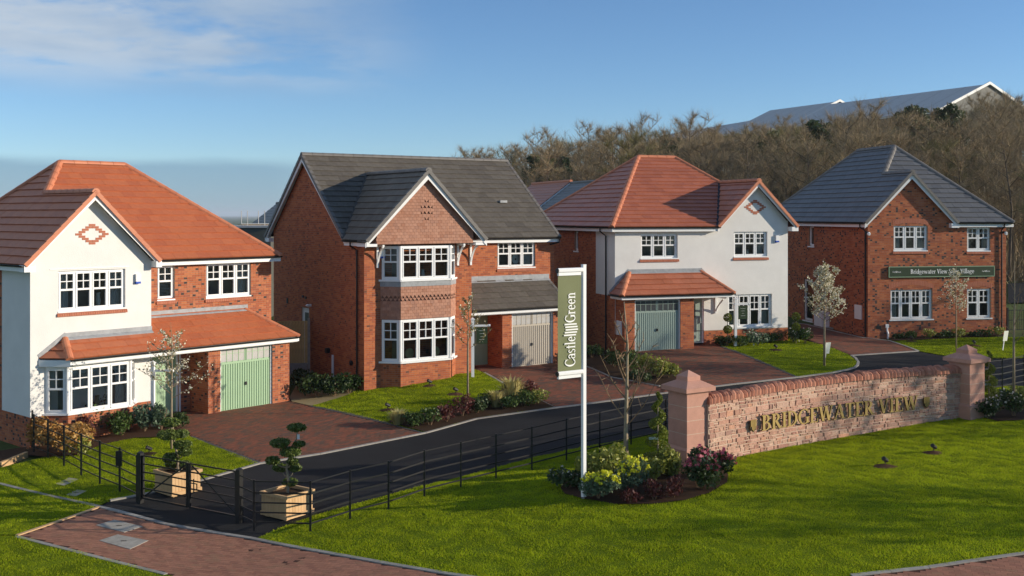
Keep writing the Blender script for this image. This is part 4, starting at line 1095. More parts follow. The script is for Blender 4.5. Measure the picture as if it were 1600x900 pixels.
def house_three():
    h = House('detached_house', 'white rendered house with red hipped roof, right hand gable and grey green garage door', TH[2], 992, 45.5, 5.70, BR_PLAIN, TILE_R2, RIDGE_R)
    root = h.root
    Mn = Fr((-.5, .9), (1, 0), (0, -1)); F0 = Fr((0, 0), (1, 0), (0, -1)); SL = Fr((-.5, 11), (0, -1), (-1, 0))
    ez = 5.2; gz = lambda z: (0 if z < 5.04 else 4.28 + .5 + (z - ez + .16), 8.52 if z < 5.04 else 8.38 + .5 - (z - ez + .16))
    w1 = (1.2, 2.98, 3.84, 4.9); w2 = (5.75, 7.46, 3.86, 4.96); w3 = (5.45, 7.7, .74, 2.18); dr = (3.58, 4.26, .12, 2.1)
    h.face(Mn, 0, 8.52, .65, 7.06, [w1, w2, w3, dr], gable=gz, brick=False)
    h.face(Mn, 0, 8.52, -.2, .65, [(3.58, 4.26, -.1, .66)])
    h.face(SL, 11 - 2.92, 10.1, 2.24, 5.04, brick=False)
    h.face(SL, 11 - 2.92, 10.1, -.3, 2.24)
    sw = (11 - 5.36, 11 - 4.93, 4.05, 4.98)
    h.face(SL, 0, 11 - 2.92, -.3, 5.04, [sw])
    h.face(F0, -.47, 0, -.05, 2.3); h.face(F0, 2.13, 2.77, -.05, 2.3); h.face(F0, 0, 2.13, 2.14, 2.3)
    h.face(Fr((-.47, .9), (0, -1), (-1, 0)), 0, .9, -.1, 2.3); h.face(Fr((2.77, 0), (0, 1), (1, 0)), 0, .9, -.05, 2.3)
    for x in (0, 2.13): h.mortar.add([(x, 0, -.05), (x, .12, -.05), (x, .12, 2.14), (x, 0, 2.14)], [(0, 1, 2, 3)])
    h.flush_walls(0)
    back_walls(h, -.5, 8.02, .9, 11, 5.04)
    h.window(Mn, *w1, 3, sill='brick', curtain=('r',), set_=-.09); h.window(Mn, *w2, 3, sill='brick', curtain=('r',), set_=-.09); h.window(Mn, *w3, 4, sill='white', curtain=('l', 'r'), set_=-.09)
    h.window(SL, *sw, 1, sill='white', bars=False)
    h.door(Mn, *dr, TEALG, pane=(dr[0] + .16, dr[0] + .30, 1.15, 1.8)); h.garage(0, 2.13, -.02, 2.13, TEALG, PVC, litmat=M_('dark_garage_light', (.05, .055, .06), .3, None, spec=.5))
    h.diamond(Mn, 6.83, 6.05); alarm(h, Mn, 7.86, 4.55)
    h.start_roof()
    R0 = (3.1, 6.1, 8.52); R1 = (5.06, 6.1, 8.52); G0 = (6.33, .55, 7.25); sl = (8.52 - ez) / 5.5; G1 = (6.33, .6 + (7.25 - ez) / sl, 7.25)
    h.plane([(-.8, .6, ez), (4.28, .6, ez), G1, R1, R0])
    h.plane([(-.8, 11.6, ez), (-.8, .6, ez), R0], origin=(-.8, .6, ez))
    h.plane([(4.28, G1[1], ez), (4.28, .55, ez), G0, G1], origin=(4.28, .55, ez))
    h.plane([(8.38, .55, ez), (8.38, G1[1], ez), G1, G0]); h.plane([(8.38, G1[1], ez), (8.38, 11.6, ez), R1, G1])
    h.plane([(8.38, 11.6, ez), (-.8, 11.6, ez), R0, R1], tiles=False)
    roof = h.flush_roof(300)
    for a, b in ((R0, R1), ((-.8, .6, ez), R0), (G1, R1), (G0, G1), ((-.8, 11.6, ez), R0)): h.ridge_run(roof, a, b)
    b = MB(); p0, p1 = Vector((4.28, .6, ez + .035)), Vector((6.33, G1[1], 7.285))
    b.add([p0 + Vector((-.06, .03, .01)), p0 + Vector((.06, -.03, .01)), p1 + Vector((.06, -.03, .02)), p1 + Vector((-.06, .03, .02))], [(0, 1, 2, 3)]); b.build('valley_lining', BLACKP, roof)
    h.verge_tiles(roof, (4.28, .55, ez), G0, (0, -1)); h.verge_tiles(roof, (8.38, .55, ez), G0, (0, -1))
    h.barge((4.28, .6, ez - .02), (6.33, .6, 7.21), (0, -1)); h.barge((8.38, .6, ez - .02), (6.33, .6, 7.21), (0, -1))
    b = MB(); b.add([(4.28, .6, 5.17), (6.33, .6, 7.2), (8.38, .6, 5.17), (8.38, .9, 5.17), (6.33, .9, 7.2), (4.28, .9, 5.17)], [(0, 1, 4, 5), (1, 2, 3, 4)]); b.box(8.03, 8.36, .57, .9, 4.98, 5.17); b.build('gable_soffit', PAINT, root)
    h.gutter((-.8, .64, ez - .01), (4.4, .64, ez - .01), (0, -1)); h.gutter((-.76, .6, ez - .01), (-.76, 11.5, ez - .01), (-1, 0))
    b = MB(); b.box(-.75, 4.4, .67, .9, 5.01, 5.03); b.box(-.74, -.5, .9, 11.4, 5.01, 5.03); b.build('soffit', PAINT, root)
    h.downpipe([(-.82, 1.75, 5.13), (-.82, 1.75, 5.0), (-.56, 1.72, 4.8), (-.56, 1.72, 2.5), (-.56, 1.72, -.2)])
    h.start_roof(); e2 = 2.36; k = .75; zz = lambda v: e2 + (v + .3) * k; t = zz(.9)
    h.plane([(-.75, -.3, e2), (4.6, -.3, e2), (3.6, .9, t), (.15, .9, t)])
    h.plane([(-.75, .9, e2), (-.75, -.3, e2), (.15, .9, t)]); h.plane([(4.6, -.3, e2), (4.6, .9, e2), (3.6, .9, t)])
    r2 = h.flush_roof(60, 'porch_roof')
    h.ridge_run(r2, (-.75, -.3, e2), (.15, .9, t), r=.12); h.ridge_run(r2, (4.6, -.3, e2), (3.6, .9, t), r=.12)
    h.gutter((-.75, -.26, e2 - .01), (4.6, -.26, e2 - .01), (0, -1), fh=.17); h.gutter((-.72, -.28, e2 - .01), (-.72, .9, e2 - .01), (-1, 0), fh=.17)
    b = MB(); b.box(-.7, 4.55, -.23, .89, 2.17, 2.19); b.build('soffit', PAINT, root)
    pent_flash(h, [(.1, .9, t), (3.65, .9, t)], .12)
    for p, q in (((-.78, e2), (.12, t)), ((4.63, e2), (3.63, t))):
        b = MB(); b.prism([(p[0], .885, p[1]), (q[0], .885, q[1]), (q[0], .885, q[1] + .14), (p[0], .885, p[1] + .12)], (0, .02, 0)); b.build('lead_flashing', LEAD, root)
    b = MB(); u = 4.32; b.box(u - .04, u + .04, .82, .898, 1.4, 2.16); b.box(u - .04, u + .04, .0, .819, 2.09, 2.165)
    pr = [(u, .82 - .62 * q, 1.5 + .55 * q ** .7) for q in np.linspace(0, 1, 7)]
    b.tube(pr, .04, 5); b.build('bracket', PAINT, root)
    h.boxp('meter_box', PVC, -.53, -.472, .25, .70, .65, 1.25)
    return h

def house_four():
    h = House('detached_house', 'brick house with dark grey roof and a long green sign board, rightmost of the four', TH[3], 1356, 51.6, 5.813, BR_FLECK, TILE_B, RIDGE_G, 1.0705)
    root = h.root
    F0 = Fr((0, 0), (1, 0), (0, -1)); SL = Fr((0, 11), (0, -1), (-1, 0)); ez = 5.1
    gz = lambda z: (0 if z < 4.94 else max(0, -.25 + (z - ez + .16)), 6.81 if z < 4.94 else 4.31 - (z - ez + .16))
    w1 = (1.24, 2.9, 3.85, 4.98); w2 = (4.85, 6.02, 3.82, 4.9); w3 = (1.08, 3.13, .78, 2.12); w4 = (4.85, 6.04, .78, 2.1)
    h.face(F0, 0, 6.81, -.3, 7.2, [w1, w2, w3, w4], gable=gz)
    sd = (11 - 6.32, 11 - 5.34, .2, 2.25); sw = (11 - 5.76, 11 - 5.2, 3.9, 4.9)
    h.face(SL, 0, 11, -.3, 4.94, [sd, sw])
    h.flush_walls(0); back_walls(h, 0, 6.81, 0, 11, 4.94)
    h.window(F0, *w1, 3, sill='brick', curtain=('l', 'r'), arch=.07); h.window(F0, *w2, 2, sill='brick', curtain=('l', 'r'))
    h.window(F0, *w3, 4, sill='white', arch=.16, curtain=('l', 'r')); h.window(F0, *w4, 2, sill='white', arch=.10)
    h.window(SL, *sw, 1, sill='white', bars=False, blind=True); h.window(SL, *sd, 1, sill='white', bars=False)
    for (a0, a1, z1, ar) in ((1.2, 2.94, 4.99, .09), (1.0, 3.2, 2.13, .19), (4.8, 6.1, 2.11, .12)):   # soldier arches
        n = int((a1 - a0) / .078); b = MB()
        for i in range(n):
            l, r = a0 + (a1 - a0) * i / n + .005, a0 + (a1 - a0) * (i + 1) / n - .005; t = 2 * (i + .5) / n - 1; z = z1 + ar * (1 - t * t) - .01
            b.hexa([F0.p(l, .012, z), F0.p(r, .012, z), F0.p(r, .012, z + .22), F0.p(l, .012, z + .22), F0.p(l, -.08, z), F0.p(r, -.08, z), F0.p(r, -.08, z + .22), F0.p(l, -.08, z + .22)])
        b.build('brick_arch', BR_PINK, root)
    h.start_roof()
    R0 = (3.45, 3.75, 8.76); R1 = (3.45, 7.26, 8.76); G0 = (2.03, -.25, 7.38); fs = (8.76 - ez) / 4.0; G1 = (2.03, -.25 + (7.38 - ez) / fs, 7.38); L = -.25; RR = 7.05; B = 11.3
    h.plane([(L, B, ez), (L, G1[1], ez), G1, R0, R1], origin=(L, -.25, ez)); h.plane([(L, G1[1], ez), (L, -.25, ez), G0, G1], origin=(L, -.25, ez))
    h.plane([(4.31, -.25, ez), (RR, -.25, ez), R0, G1]); h.plane([(4.31, -.25, ez), (4.31, -.2, ez), G1, G0])
    h.plane([(RR, -.25, ez), (RR, B, ez), R1, R0]); h.plane([(RR, B, ez), (L, B, ez), R1], tiles=False)
    roof = h.flush_roof(300)
    for a, b in ((R0, R1), (G1, R0), (G0, G1), ((RR, -.25, ez), R0), ((L, B, ez), R1), ((RR, B, ez), R1)): h.ridge_run(roof, a, b)
    h.verge_tiles(roof, (L, -.25, ez), G0, (0, -1)); h.verge_tiles(roof, (4.31, -.25, ez), G0, (0, -1))
    h.barge((L, -.2, ez - .02), (2.03, -.2, 7.34), (0, -1), h=.24); h.barge((4.31, -.2, ez - .02), (2.03, -.2, 7.34), (0, -1), h=.24)
    b = MB(); b.add([(L, -.2, 5.06), (2.03, -.2, 7.3), (4.31, -.2, 5.06), (4.31, .0, 5.06), (2.03, .0, 7.3), (L, .0, 5.06)], [(0, 1, 4, 5), (1, 2, 3, 4)]); b.box(3.95, 4.33, -.22, -.005, 4.86, 5.06); b.build('gable_soffit', PAINT, root)
    h.gutter((4.3, -.21, ez - .01), (RR, -.21, ez - .01), (0, -1)); h.gutter((L + .04, -.2, ez - .01), (L + .04, B, ez - .01), (-1, 0))
    b = MB(); b.box(4.3, RR - .03, -.18, -.002, 4.91, 4.93); b.box(L + .07, -.002, 0, B - .1, 4.91, 4.93); b.build('soffit', PAINT, root)
    h.downpipe([(L - .03, .2, 5.03), (L - .03, .2, 4.9), (-.06, .12, 4.72), (-.06, .12, -.1)]); h.downpipe([(6.55, -.27, 5.03), (6.55, -.25, 4.9), (6.55, -.06, 4.75), (6.55, -.06, 0)])
    for a in (-.11, 6.62):
        b = MB(); b.box(a, a + .12, -.16, -.002, 4.62, 4.70) if a > 0 else b.box(a, a + .1, -.12, .02, 4.62, 4.70); cam_ = b.build('security_camera', BLACKP, root)
        b = MB(); b.tube([(a + .06, -.17, 4.6), (a + .06, -.24, 4.58)], [.085, .06], 10); b.build('camera_dome', PVC, cam_)
    h.boxp('meter_box', PVC, -.06, -.002, .5, 1.1, .75, 1.38); h.boxp('heat_pump_unit', PVC, -.4, -.002, 3.6, 4.4, .1, .82)
    h.boxp('door_step', CONC, -.45, -.002, 3.2, 4.3, -.02, .12)
    b = MB(); b.tube([(.9, -.03, .52), (.9, -.04, .3), (.94, -.06, .15), (.93, -.05, -.1)], .045, 8); b.box(.83, .97, -.08, -.002, .42, .58); b.build('drain_hopper', PVC, root)
    h.boxp('air_brick', BLACKP, .4, .62, -.03, -.002, .38, .52)
    b = MB(); b.tube([(-.002, 4.95, 2.5), (-.12, 4.95, 2.5)], [.1, .11], 10); b.build('outside_lamp', STEEL, root)
    return h
H1 = house_one(); H2 = house_two(); H3 = house_three(); H4 = house_four()
# ------------------------------------------------------------------ ornaments in the windows
def world_of(h, u, v, z):
    u, v, z = u * h.k, v * h.k, z * h.k
    return Vector((h.x + u * h.c - v * h.s, h.y + u * h.s + v * h.c, h.z + z))
def disc(h, u, v, z, r, label, mat):
    t = thing('ornament', label, 'ornament', world_of(h, u, v, z), math.atan2(h.s, h.c))
    b = MB(); n = 20
    b.prism([(r * math.cos(2 * math.pi * i / n), 0, r * math.sin(2 * math.pi * i / n) + r) for i in range(n)], (0, .04, 0)); b.build('disc', mat, t)
    b = MB(); b.box(-.05, .05, -.03, .07, -.06, .012); b.build('stand', BLACKP, t)
    b = MB(); b.prism([(.2 * r * math.cos(2 * math.pi * i / 10), -.012, .2 * r * math.sin(2 * math.pi * i / 10) + r) for i in range(10)], (0, .01, 0)); b.build('boss', BLACKP if mat is PEBBLE else GOLD, t)
def vase(h, u, v, z, label, mat, hh=.28):
    b = MB(); b.tube([(0, 0, 0), (0, 0, hh * .35), (0, 0, hh * .8), (0, 0, hh)], [.06, .085, .06, .075], 10)
    o = b.build('vase', mat, None, label=label, cat='vase'); o.location = world_of(h, u, v, z)
disc(H2, -5.05, -.74, .80, .19, 'round gold ornament in the left light of the lower bay window', GOLD)
disc(H2, -3.95, -.74, .80, .19, 'round gold ornament in the right light of the lower bay window', GOLD)
disc(H2, 1.05, 1.33, 4.1, .2, 'round pale ornament in the upper window above the beige garage door', PEBBLE)
vase(H1, -4.3, .22, .74, 'pale vase in the ground floor bay of the leftmost house', L_BLUE, .34)
vase(H1, -3.98, .78, 3.82, 'tall cream vase in the upper window of the white gable, leftmost house', PEBBLE, .42)
vase(H2, -4.5, -.74, 3.82, 'small vase in the upper bay window under the tile hung gable', PEBBLE, .28)
vase(H3, 6.1, 1.2, 3.94, 'small vase in the window under the red gable of the white house', PEBBLE, .22)

# ------------------------------------------------------------------ lettering
T_, t_ = .17, .06
def ring(cx, cy, rx, ry, a0, a1, T=T_, t=t_, n=14):
    o = []
    for i in range(n):
        q = []
        for a, k in ((i, 0), (i + 1, 0), (i + 1, 1), (i, 1)):
            an = R(a0 + (a1 - a0) * a / n)
            q.append((cx + (rx - k * T) * math.cos(an), cy + (ry - k * t) * math.sin(an)))
        o.append(q)
    return o
def bx_(x0, x1, y0, y1): return [[(x0, y0), (x1, y0), (x1, y1), (x0, y1)]]
def dg(x0, y0, x1, y1, w): return [[(x0 - w / 2, y0), (x0 + w / 2, y0), (x1 + w / 2, y1), (x1 - w / 2, y1)]]
S_ = .05
def stem(x, y0, y1, ser=(1, 1), w=T_, e=.08):
    o = bx_(x, x + w, y0, y1)
    if ser[0]: o += bx_(x - e, x + w + e, y0, y0 + S_)
    if ser[1]: o += bx_(x - e, x + w + (e if ser[1] == 1 else 0), y1 - S_, y1)
    return o
X_ = .66; l_ = .13
def GLY(c):
    if c == 'B': return .72, stem(.1, 0, 1) + ring(.3, .75, .3, .25, -90, 90) + ring(.3, .27, .36, .27, -90, 90) + bx_(.2, .3, .94, 1) + bx_(.2, .3, .495, .545) + bx_(.2, .3, 0, .06)
    if c == 'R': return .78, stem(.1, 0, 1) + ring(.3, .74, .32, .26, -90, 90) + bx_(.2, .3, .94, 1) + bx_(.2, .35, .48, .54) + dg(.66, 0, .36, .5, .19) + bx_(.56, .84, 0, S_)
    if c == 'I': return .38, stem(.1, 0, 1)
    if c == 'D': return .82, stem(.1, 0, 1) + ring(.28, .5, .5, .5, -90, 90) + bx_(.2, .3, .94, 1) + bx_(.2, .3, 0, .06)
    if c == 'G': return .86, ring(.46, .5, .44, .52, 50, 315) + stem(.62, .05, .46, (0, 1)) + bx_(.70, .75, .72, .95)
    if c == 'C': return .78, ring(.46, .5, .44, .52, 48, 318) + bx_(.70, .75, .7, .95) + bx_(.70, .75, .08, .2)
    if c == 'E': return .66, stem(.1, 0, 1) + bx_(.2, .6, .94, 1) + bx_(.2, .48, .48, .54) + bx_(.2, .62, 0, .06) + bx_(.55, .6, .78, 1) + bx_(.57, .62, 0, .24) + bx_(.44, .48, .4, .62)
    if c == 'W': return 1.14, dg(.36, 0, .14, 1, .17) + dg(.36, 0, .56, 1, .07) + dg(.78, 0, .56, 1, .17) + dg(.78, 0, 1.0, 1, .07) + bx_(.0, .30, .95, 1) + bx_(.42, .70, .95, 1) + bx_(.88, 1.12, .95, 1)
    if c == 'A': return .84, dg(.12, 0, .42, 1, .07) + dg(.70, 0, .42, 1, .18) + bx_(.24, .60, .30, .36) + bx_(0, .25, 0, S_) + bx_(.56, .86, 0, S_)
    if c == 'T': return .74, stem(.28, 0, 1, (1, 0)) + bx_(.04, .69, .94, 1) + bx_(.04, .09, .76, 1) + bx_(.64, .69, .76, 1)
    if c == 'V': return .80, dg(.40, 0, .14, 1, .18) + dg(.40, 0, .66, 1, .07) + bx_(0, .28, .95, 1) + bx_(.54, .80, .95, 1)
    if c == 'S': return .62, ring(.30, .74, .24, .27, 30, 265, .14) + ring(.30, .25, .26, .27, -150, 88, .14)
    if c == 'a': return .60, ring(.27, .19, .24, .2, 0, 360, .12, .05) + stem(.40, 0, .46, (0, 0), l_) + ring(.28, .43, .25, .24, 0, 165, .13, .06) + bx_(.5, .6, 0, S_)
    if c == 's': return .48, ring(.23, .49, .18, .18, 25, 268, .11, .05) + ring(.23, .17, .20, .18, -155, 88, .11, .05)
    if c == 't': return .40, stem(.12, 0, .86, (1, 0), l_, .05) + bx_(.0, .38, X_ - .05, X_)
    if c == 'l': return .32, stem(.09, 0, 1.05, (1, 2), l_, .07)
    if c == 'i': return .32, stem(.09, 0, X_, (1, 2), l_, .07) + ring(.155, .86, .09, .09, 0, 360, .085, .085)
    if c == 'e': return .58, ring(.29, .33, .26, .35, 8, 318, .14, .06) + bx_(.12, .54, .33, .38)
    if c == 'r': return .46, stem(.09, 0, X_, (1, 2), l_, .07) + ring(.33, .50, .13, .16, 20, 170, .08, .09)
    if c == 'n': return .68, stem(.09, 0, X_, (1, 2), l_, .07) + ring(.34, .42, .22, .25, 0, 170, l_, .07) + stem(.43, 0, .44, (1, 0), l_, .07)
    if c == 'd': return .66, ring(.29, .33, .26, .35, 0, 360, .14, .06) + stem(.43, 0, 1.05, (1, 2), l_, .05)
    if c == 'g': return .60, ring(.27, .44, .22, .23, 0, 360, .12, .05) + ring(.28, -.10, .27, .17, 0, 360, .08, .05) + bx_(.1, .2, .06, .24) + bx_(.42, .6, .58, .64)
    if c == 'w': return .92, dg(.28, 0, .11, X_, .13) + dg(.28, 0, .45, X_, .05) + dg(.62, 0, .45, X_, .13) + dg(.62, 0, .8, X_, .05) + bx_(0, .22, X_ - .04, X_) + bx_(.7, .9, X_ - .04, X_)
    if c == 'v': return .64, dg(.32, 0, .12, X_, .14) + dg(.32, 0, .52, X_, .05) + bx_(0, .24, X_ - .04, X_) + bx_(.42, .62, X_ - .04, X_)
    if c == '|': return .14, bx_(0, .075, -.12, 1.12)
    return .32, []
GC = {}
def glyph(c, size, dep, mats):
    k = (c, round(size, 4), round(dep, 4), mats[0].name)
    if k not in GC:
        adv, qs = GLY(c); b = MB()
        for i, q in enumerate(qs):
            ar = sum(q[j][0] * q[(j + 1) % 4][1] - q[(j + 1) % 4][0] * q[j][1] for j in range(4))
            if ar < 0: q = q[::-1]
            d = dep * (1 - .004 * (i % 12))
            f = [(x * size, y * size, d) for x, y in q]; r = [(x * size, y * size, 0) for x, y in q]
            b.add(f, [(0, 1, 2, 3)], 0)
            b.add(f + r, [(0, 4, 5, 1), (1, 5, 6, 2), (2, 6, 7, 3), (3, 7, 4, 0)], 1)
        GC[k] = (adv * size, b.mesh('letter', mats) if qs else None)
    return GC[k]
def text(s, parent, place, size, dep, mats, track=1.0, name='letter', wide=1.0):
    """place(x) -> Matrix of the glyph whose left edge is x along the line"""
    x = 0
    for c in s:
        adv, me = glyph(c, size, dep, mats)
        if me: inst(name if c != '|' else 'logo_bar', me, parent, place(x) @ Matrix.Diagonal((wide, 1, 1, 1)))
        x += adv * track * wide
    return x
def text_w(s, size, track=1.0): return sum(GLY(c)[0] * size * track for c in s)

# ------------------------------------------------------------------ sales sign on the brick house
t = thing('sign_board', 'long dark green sales sign board with white words on the brick house', 'sign', world_of(H4, .96, -.06, 2.66), R(TH[3])); t.scale = (H4.k,) * 3
b = MB(); b.box(0, 5.2, -.03, .05, 0, .47); b.build('panel', DKGREEN, t)
b = MB()
for q in ((0, 5.2, 0, .02), (0, 5.2, .45, .47), (0, .02, .02, .45), (5.18, 5.2, .02, .45)): b.box(q[0] - .004, q[1] + .004, -.038, -.031, q[2] - .003, q[3] + .003)
b.build('sign_border', SAGE, t)
s_ = 'Bridgewater View Sales Village'; sz = .20; wd = text_w(s_, sz, .98); 
text(s_, t, lambda x: axes((2.62 - wd / 2 + x, -.031, .15), (1, 0, 0), (0, 0, 1), (0, -1, 0)), sz, .006, [WHITEP, WHITEP], .98)
for x0 in (.18, 4.58):
    text('Castle||||Green', t, lambda x: axes((x0 + x, -.031, .21), (1, 0, 0), (0, 0, 1), (0, -1, 0)), .062, .005, [WHITEP, WHITEP], .95)

# ------------------------------------------------------------------ flag pole banner
fb = gp(912, 779); PZ = 5.42
ang = R(35)
t = thing('banner_pole', 'tall white pole carrying an upright olive banner with white lettering', 'banner', fb, ang)
b = MB(); b.box(-.043, .043, -.043, .043, -.3, PZ); b.build('pole', PAINT, t)
b = MB(); b.box(-.047, .047, -.047, .047, PZ + .001, PZ + .02); b.box(-.046, .046, -.046, .046, .62, .64); b.build('pole_cap', PAINT, t)
BW = .76
for z0 in (PZ - .16, PZ - 2.52):
    b = MB(); b.tube([(-BW - .01, -.01, z0 + .055), (-.056, -.01, z0 + .055)], .06, 8); b.box(-BW, -.11, -.04, .02, z0 - .06, z0 + .02) ; b.build('banner_arm', PAINT, t)
    b = MB(); b.tube([(-BW - .03, -.01, z0 + .055), (-BW - .0105, -.01, z0 + .055)], .062, 8); b.build('arm_end_cap', BLACKP, t)
b = MB(); zt, zb = PZ - .22, PZ - 2.42; nx, nz_ = 6, 16; vs = []
for j in range(nz_ + 1):
    for i in range(nx + 1):
        x = -BW + (BW - .08) * i / nx; z = zb + (zt - zb) * j / nz_
        vs.append((x, -.01 + .010 * math.sin(x * 9 + z * 2.1) * math.sin(math.pi * j / nz_), z))
b.add(vs, [(j * (nx + 1) + i, j * (nx + 1) + i + 1, (j + 1) * (nx + 1) + i + 1, (j + 1) * (nx + 1) + i) for j in range(nz_) for i in range(nx)])
b.build('banner', BANNERG, t, smooth=True)
sz = .222; CAPH = 1.32
def vtext(s, z0): return text(s, t, lambda x: axes((-.275, -.026, z0 + x), (0, 0, 1), (-1, 0, 0), (0, -1, 0)) @ Matrix.Diagonal((1, CAPH, 1, 1)), sz, .004, [WHITEP, WHITEP], 1.0)
z0 = zb + .10; w = vtext('Castle', z0); z0 += w + .01
for i in range(5):
    b = MB(); o = [.0, .03, .06, .045, .02][i]; b.box(-.60 + o * .8, -.25 + o, -.030, -.026, z0, z0 + .033); inst('logo_bar', b.mesh('logo_bar', WHITEP), t); z0 += .062
vtext('Green', z0 - .01)

# ------------------------------------------------------------------ entrance wall
WA = Vector((5.12, 28.35)); WB = Vector((14.0, 33.95))
wd_ = (WB - WA); WL = wd_.length; wd_.normalize(); wn = Vector((wd_.y, -wd_.x))
def wpt(s_, d=0):
    q = s_ / WL; p = WA + wd_ * s_ - wn * (.40 * 4 * q * (1 - q)) + wn * d
    return p
def wax(s_):
    e = wpt(s_ + .02) - wpt(s_ - .02); e.normalize(); return Vector((e.x, e.y, 0)), Vector((e.y, -e.x, 0))
wall = thing('stone_wall', 'long pink sandstone entrance wall with raised brass letters', 'wall', (0, 0, 0))
ZT = CAMZ - 4.93                      # underside of the coping
def wtop(s_): return ZT + .07 * math.sin(math.pi * s_ / WL)
mb = MB(); n = 40
for i in range(n):
    s0, s1 = WL * i / n, WL * (i + 1) / n
    q = [wpt(s0, .0), wpt(s1, .0), wpt(s1, -.42), wpt(s0, -.42)]
    mb.hexa([(p.x, p.y, tz(p.x, p.y) - .3) for p in q] + [(p.x, p.y, wtop(s) + .02) for p, s in zip(q, (s0, s1, s1, s0))])
core = mb.build('wall_core', LIME, wall)
rs = random.Random(3); stones = []
z = -.12
def base_z(s_): p = wpt(s_, .05); return tz(p.x, p.y)
rows = []
zr = min(base_z(x) for x in np.linspace(0, WL, 9)) - .05
while zr < ZT + .06:
    hgt = rs.choice([.06, .075, .09, .10, .12, .14, .16]); rows.append((zr, hgt)); zr += hgt
for zr, hgt in rows:
    x = rs.uniform(-.1, .05)
    while x < WL:
        l = rs.uniform(.10, .50) * (1.1 if hgt > .11 else .85)
        a, c = max(x, 0), min(x + l, WL)
        if c - a > .06:
            m = (a + c) / 2; top = wtop(m) + .015; bt = base_z(m) - .1
            def ad(a, c, z0, z1):
                if z1 > bt and z0 < top - .03: stones.append((a, c, z0, min(z1, top)))
            if hgt > .11 and rs.random() < .35:
                k = a + (c - a) * rs.uniform(.4, .6); zm = zr + hgt * rs.uniform(.4, .6)
                ad(a, k, zr, zr + hgt); ad(k, c, zr, zm); ad(k, c, zm, zr + hgt)
            else: ad(a, c, zr, zr + hgt)
        x += l
stones.sort(key=lambda q: -(q[1] - q[0]) * (q[3] - q[2]))
def stone_mesh(q, mb, j=.008):
    a, c, z0, z1 = q; g = rs.uniform(.005, .013); p = rs.uniform(.006, .03); ch = .012
    cs = [(a + g, z0 + g), (c - g, z0 + g), (c - g, z1 - g), (a + g, z1 - g)]
    cs = [(x + rs.uniform(-j, j), z + rs.uniform(-j, j) * .7) for x, z in cs]
    mx, mz = (a + c) / 2, (z0 + z1) / 2
    V = []
    for d, sh in ((p + rs.uniform(-.004, .01), ch), (p - .012, 0), (-.02, 0)):
        for x, z in cs:
            xx = x + (sh if x < mx else -sh); zz = z + (sh if z < mz else -sh) * .8
            dd = d + (rs.uniform(-.008, .008) if sh else 0)
            w = wpt(xx, dd); V.append((w.x, w.y, zz))
    F = [(0, 1, 2, 3)] + [(i, 4 + i, 4 + (i + 1) % 4, (i + 1) % 4) for i in range(4)] + [(4 + i, 8 + i, 8 + (i + 1) % 4, 4 + (i + 1) % 4) for i in range(4)]
    mb.add(V, F)
rest = MB()
for i, q in enumerate(stones):
    if i < 300:
        b = MB(); stone_mesh(q, b); b.build('stone', STONE, core)
    else: stone_mesh(q, rest)
if rest.v: rest.build('stone', STONE, core, kind='stuff')
cop = []; x = .0
while x < WL - .05:
    l = rs.uniform(.105, .185); A, N = wax(x); lean = rs.uniform(.03, .08); hh = rs.uniform(.19, .255)
    b = MB(); V = []; k = 7
    for s_, sc in ((x + .006, .93), (x + l * .5, 1.04), (x + l - .006, .93)):
        for i in range(k):
            an = math.pi * i / (k - 1); d = .04 - .23 + .27 * sc * math.cos(an); zz = max(0, math.sin(an)) ** .75 * hh * sc
            p = wpt(s_ + lean * zz / .22 - .02, d); V.append((p.x, p.y, wtop(x) + .0 + zz + rs.uniform(-.008, .008)))
    F = [(r * k + i, r * k + i + 1, (r + 1) * k + i + 1, (r + 1) * k + i) for r in range(2) for i in range(k - 1)] + [tuple(range(k - 1, -1, -1)), tuple(range(2 * k, 3 * k))]
    b.add(V, F); b.build('coping_stone', COPE, wall, smooth=False)
    x += l
# brass letters and two shields; start found where the photograph shows them
def s_of(px):
    k = (px - CX) / FP; best = min(np.linspace(0, WL, 600), key=lambda s: abs(wpt(s, .05).x / wpt(s, .05).y - k)); return float(best)
sB, sE = s_of(1187), s_of(1433)
word = 'BRIDGEWATER VIEW'; sz = .42; w0 = text_w(word, sz)
tr = (sE - sB) / w0
zl = CAMZ - (673 - HY) / FP * wpt(sB, .05).y; zl2 = CAMZ - (639 - HY) / FP * wpt(sE, .05).y
def wplace(x):
    s_ = sB + x; A, N = wax(s_); p = wpt(s_, .075); return axes((p.x, p.y, zl + (zl2 - zl) * x / (sE - sB)), A, (0, 0, 1), N)
text(word, wall, wplace, sz, .04, [BRASS, BRASSE], 1.0, 'letter', tr)
for pxs in (1175.5, 1446):
    s_ = s_of(pxs); A, N = wax(s_); p = wpt(s_, .07); zz = zl + (zl2 - zl) * (s_ - sB) / (sE - sB)
    b = MB(); sh = [(-.13, .33), (.13, .33), (.13, .14), (.08, .05), (0, 0), (-.08, .05), (-.13, .14)]
    b.prism([(x, y, .0) for x, y in sh], (0, 0, .02)); S = b.build('shield', BRASSE, wall); S.matrix_local = axes((p.x, p.y, zz), A, (0, 0, 1), N)
    for x in (-.105, -.055, -.005, .045, .09):
        c = MB(); lo = .16 if abs(x + .005) > .08 else (.08 if abs(x) > .03 else .04); c.box(x - .016, x + .016, lo, .34, .021, .04); c.build('shield_bar', BRASS, S)

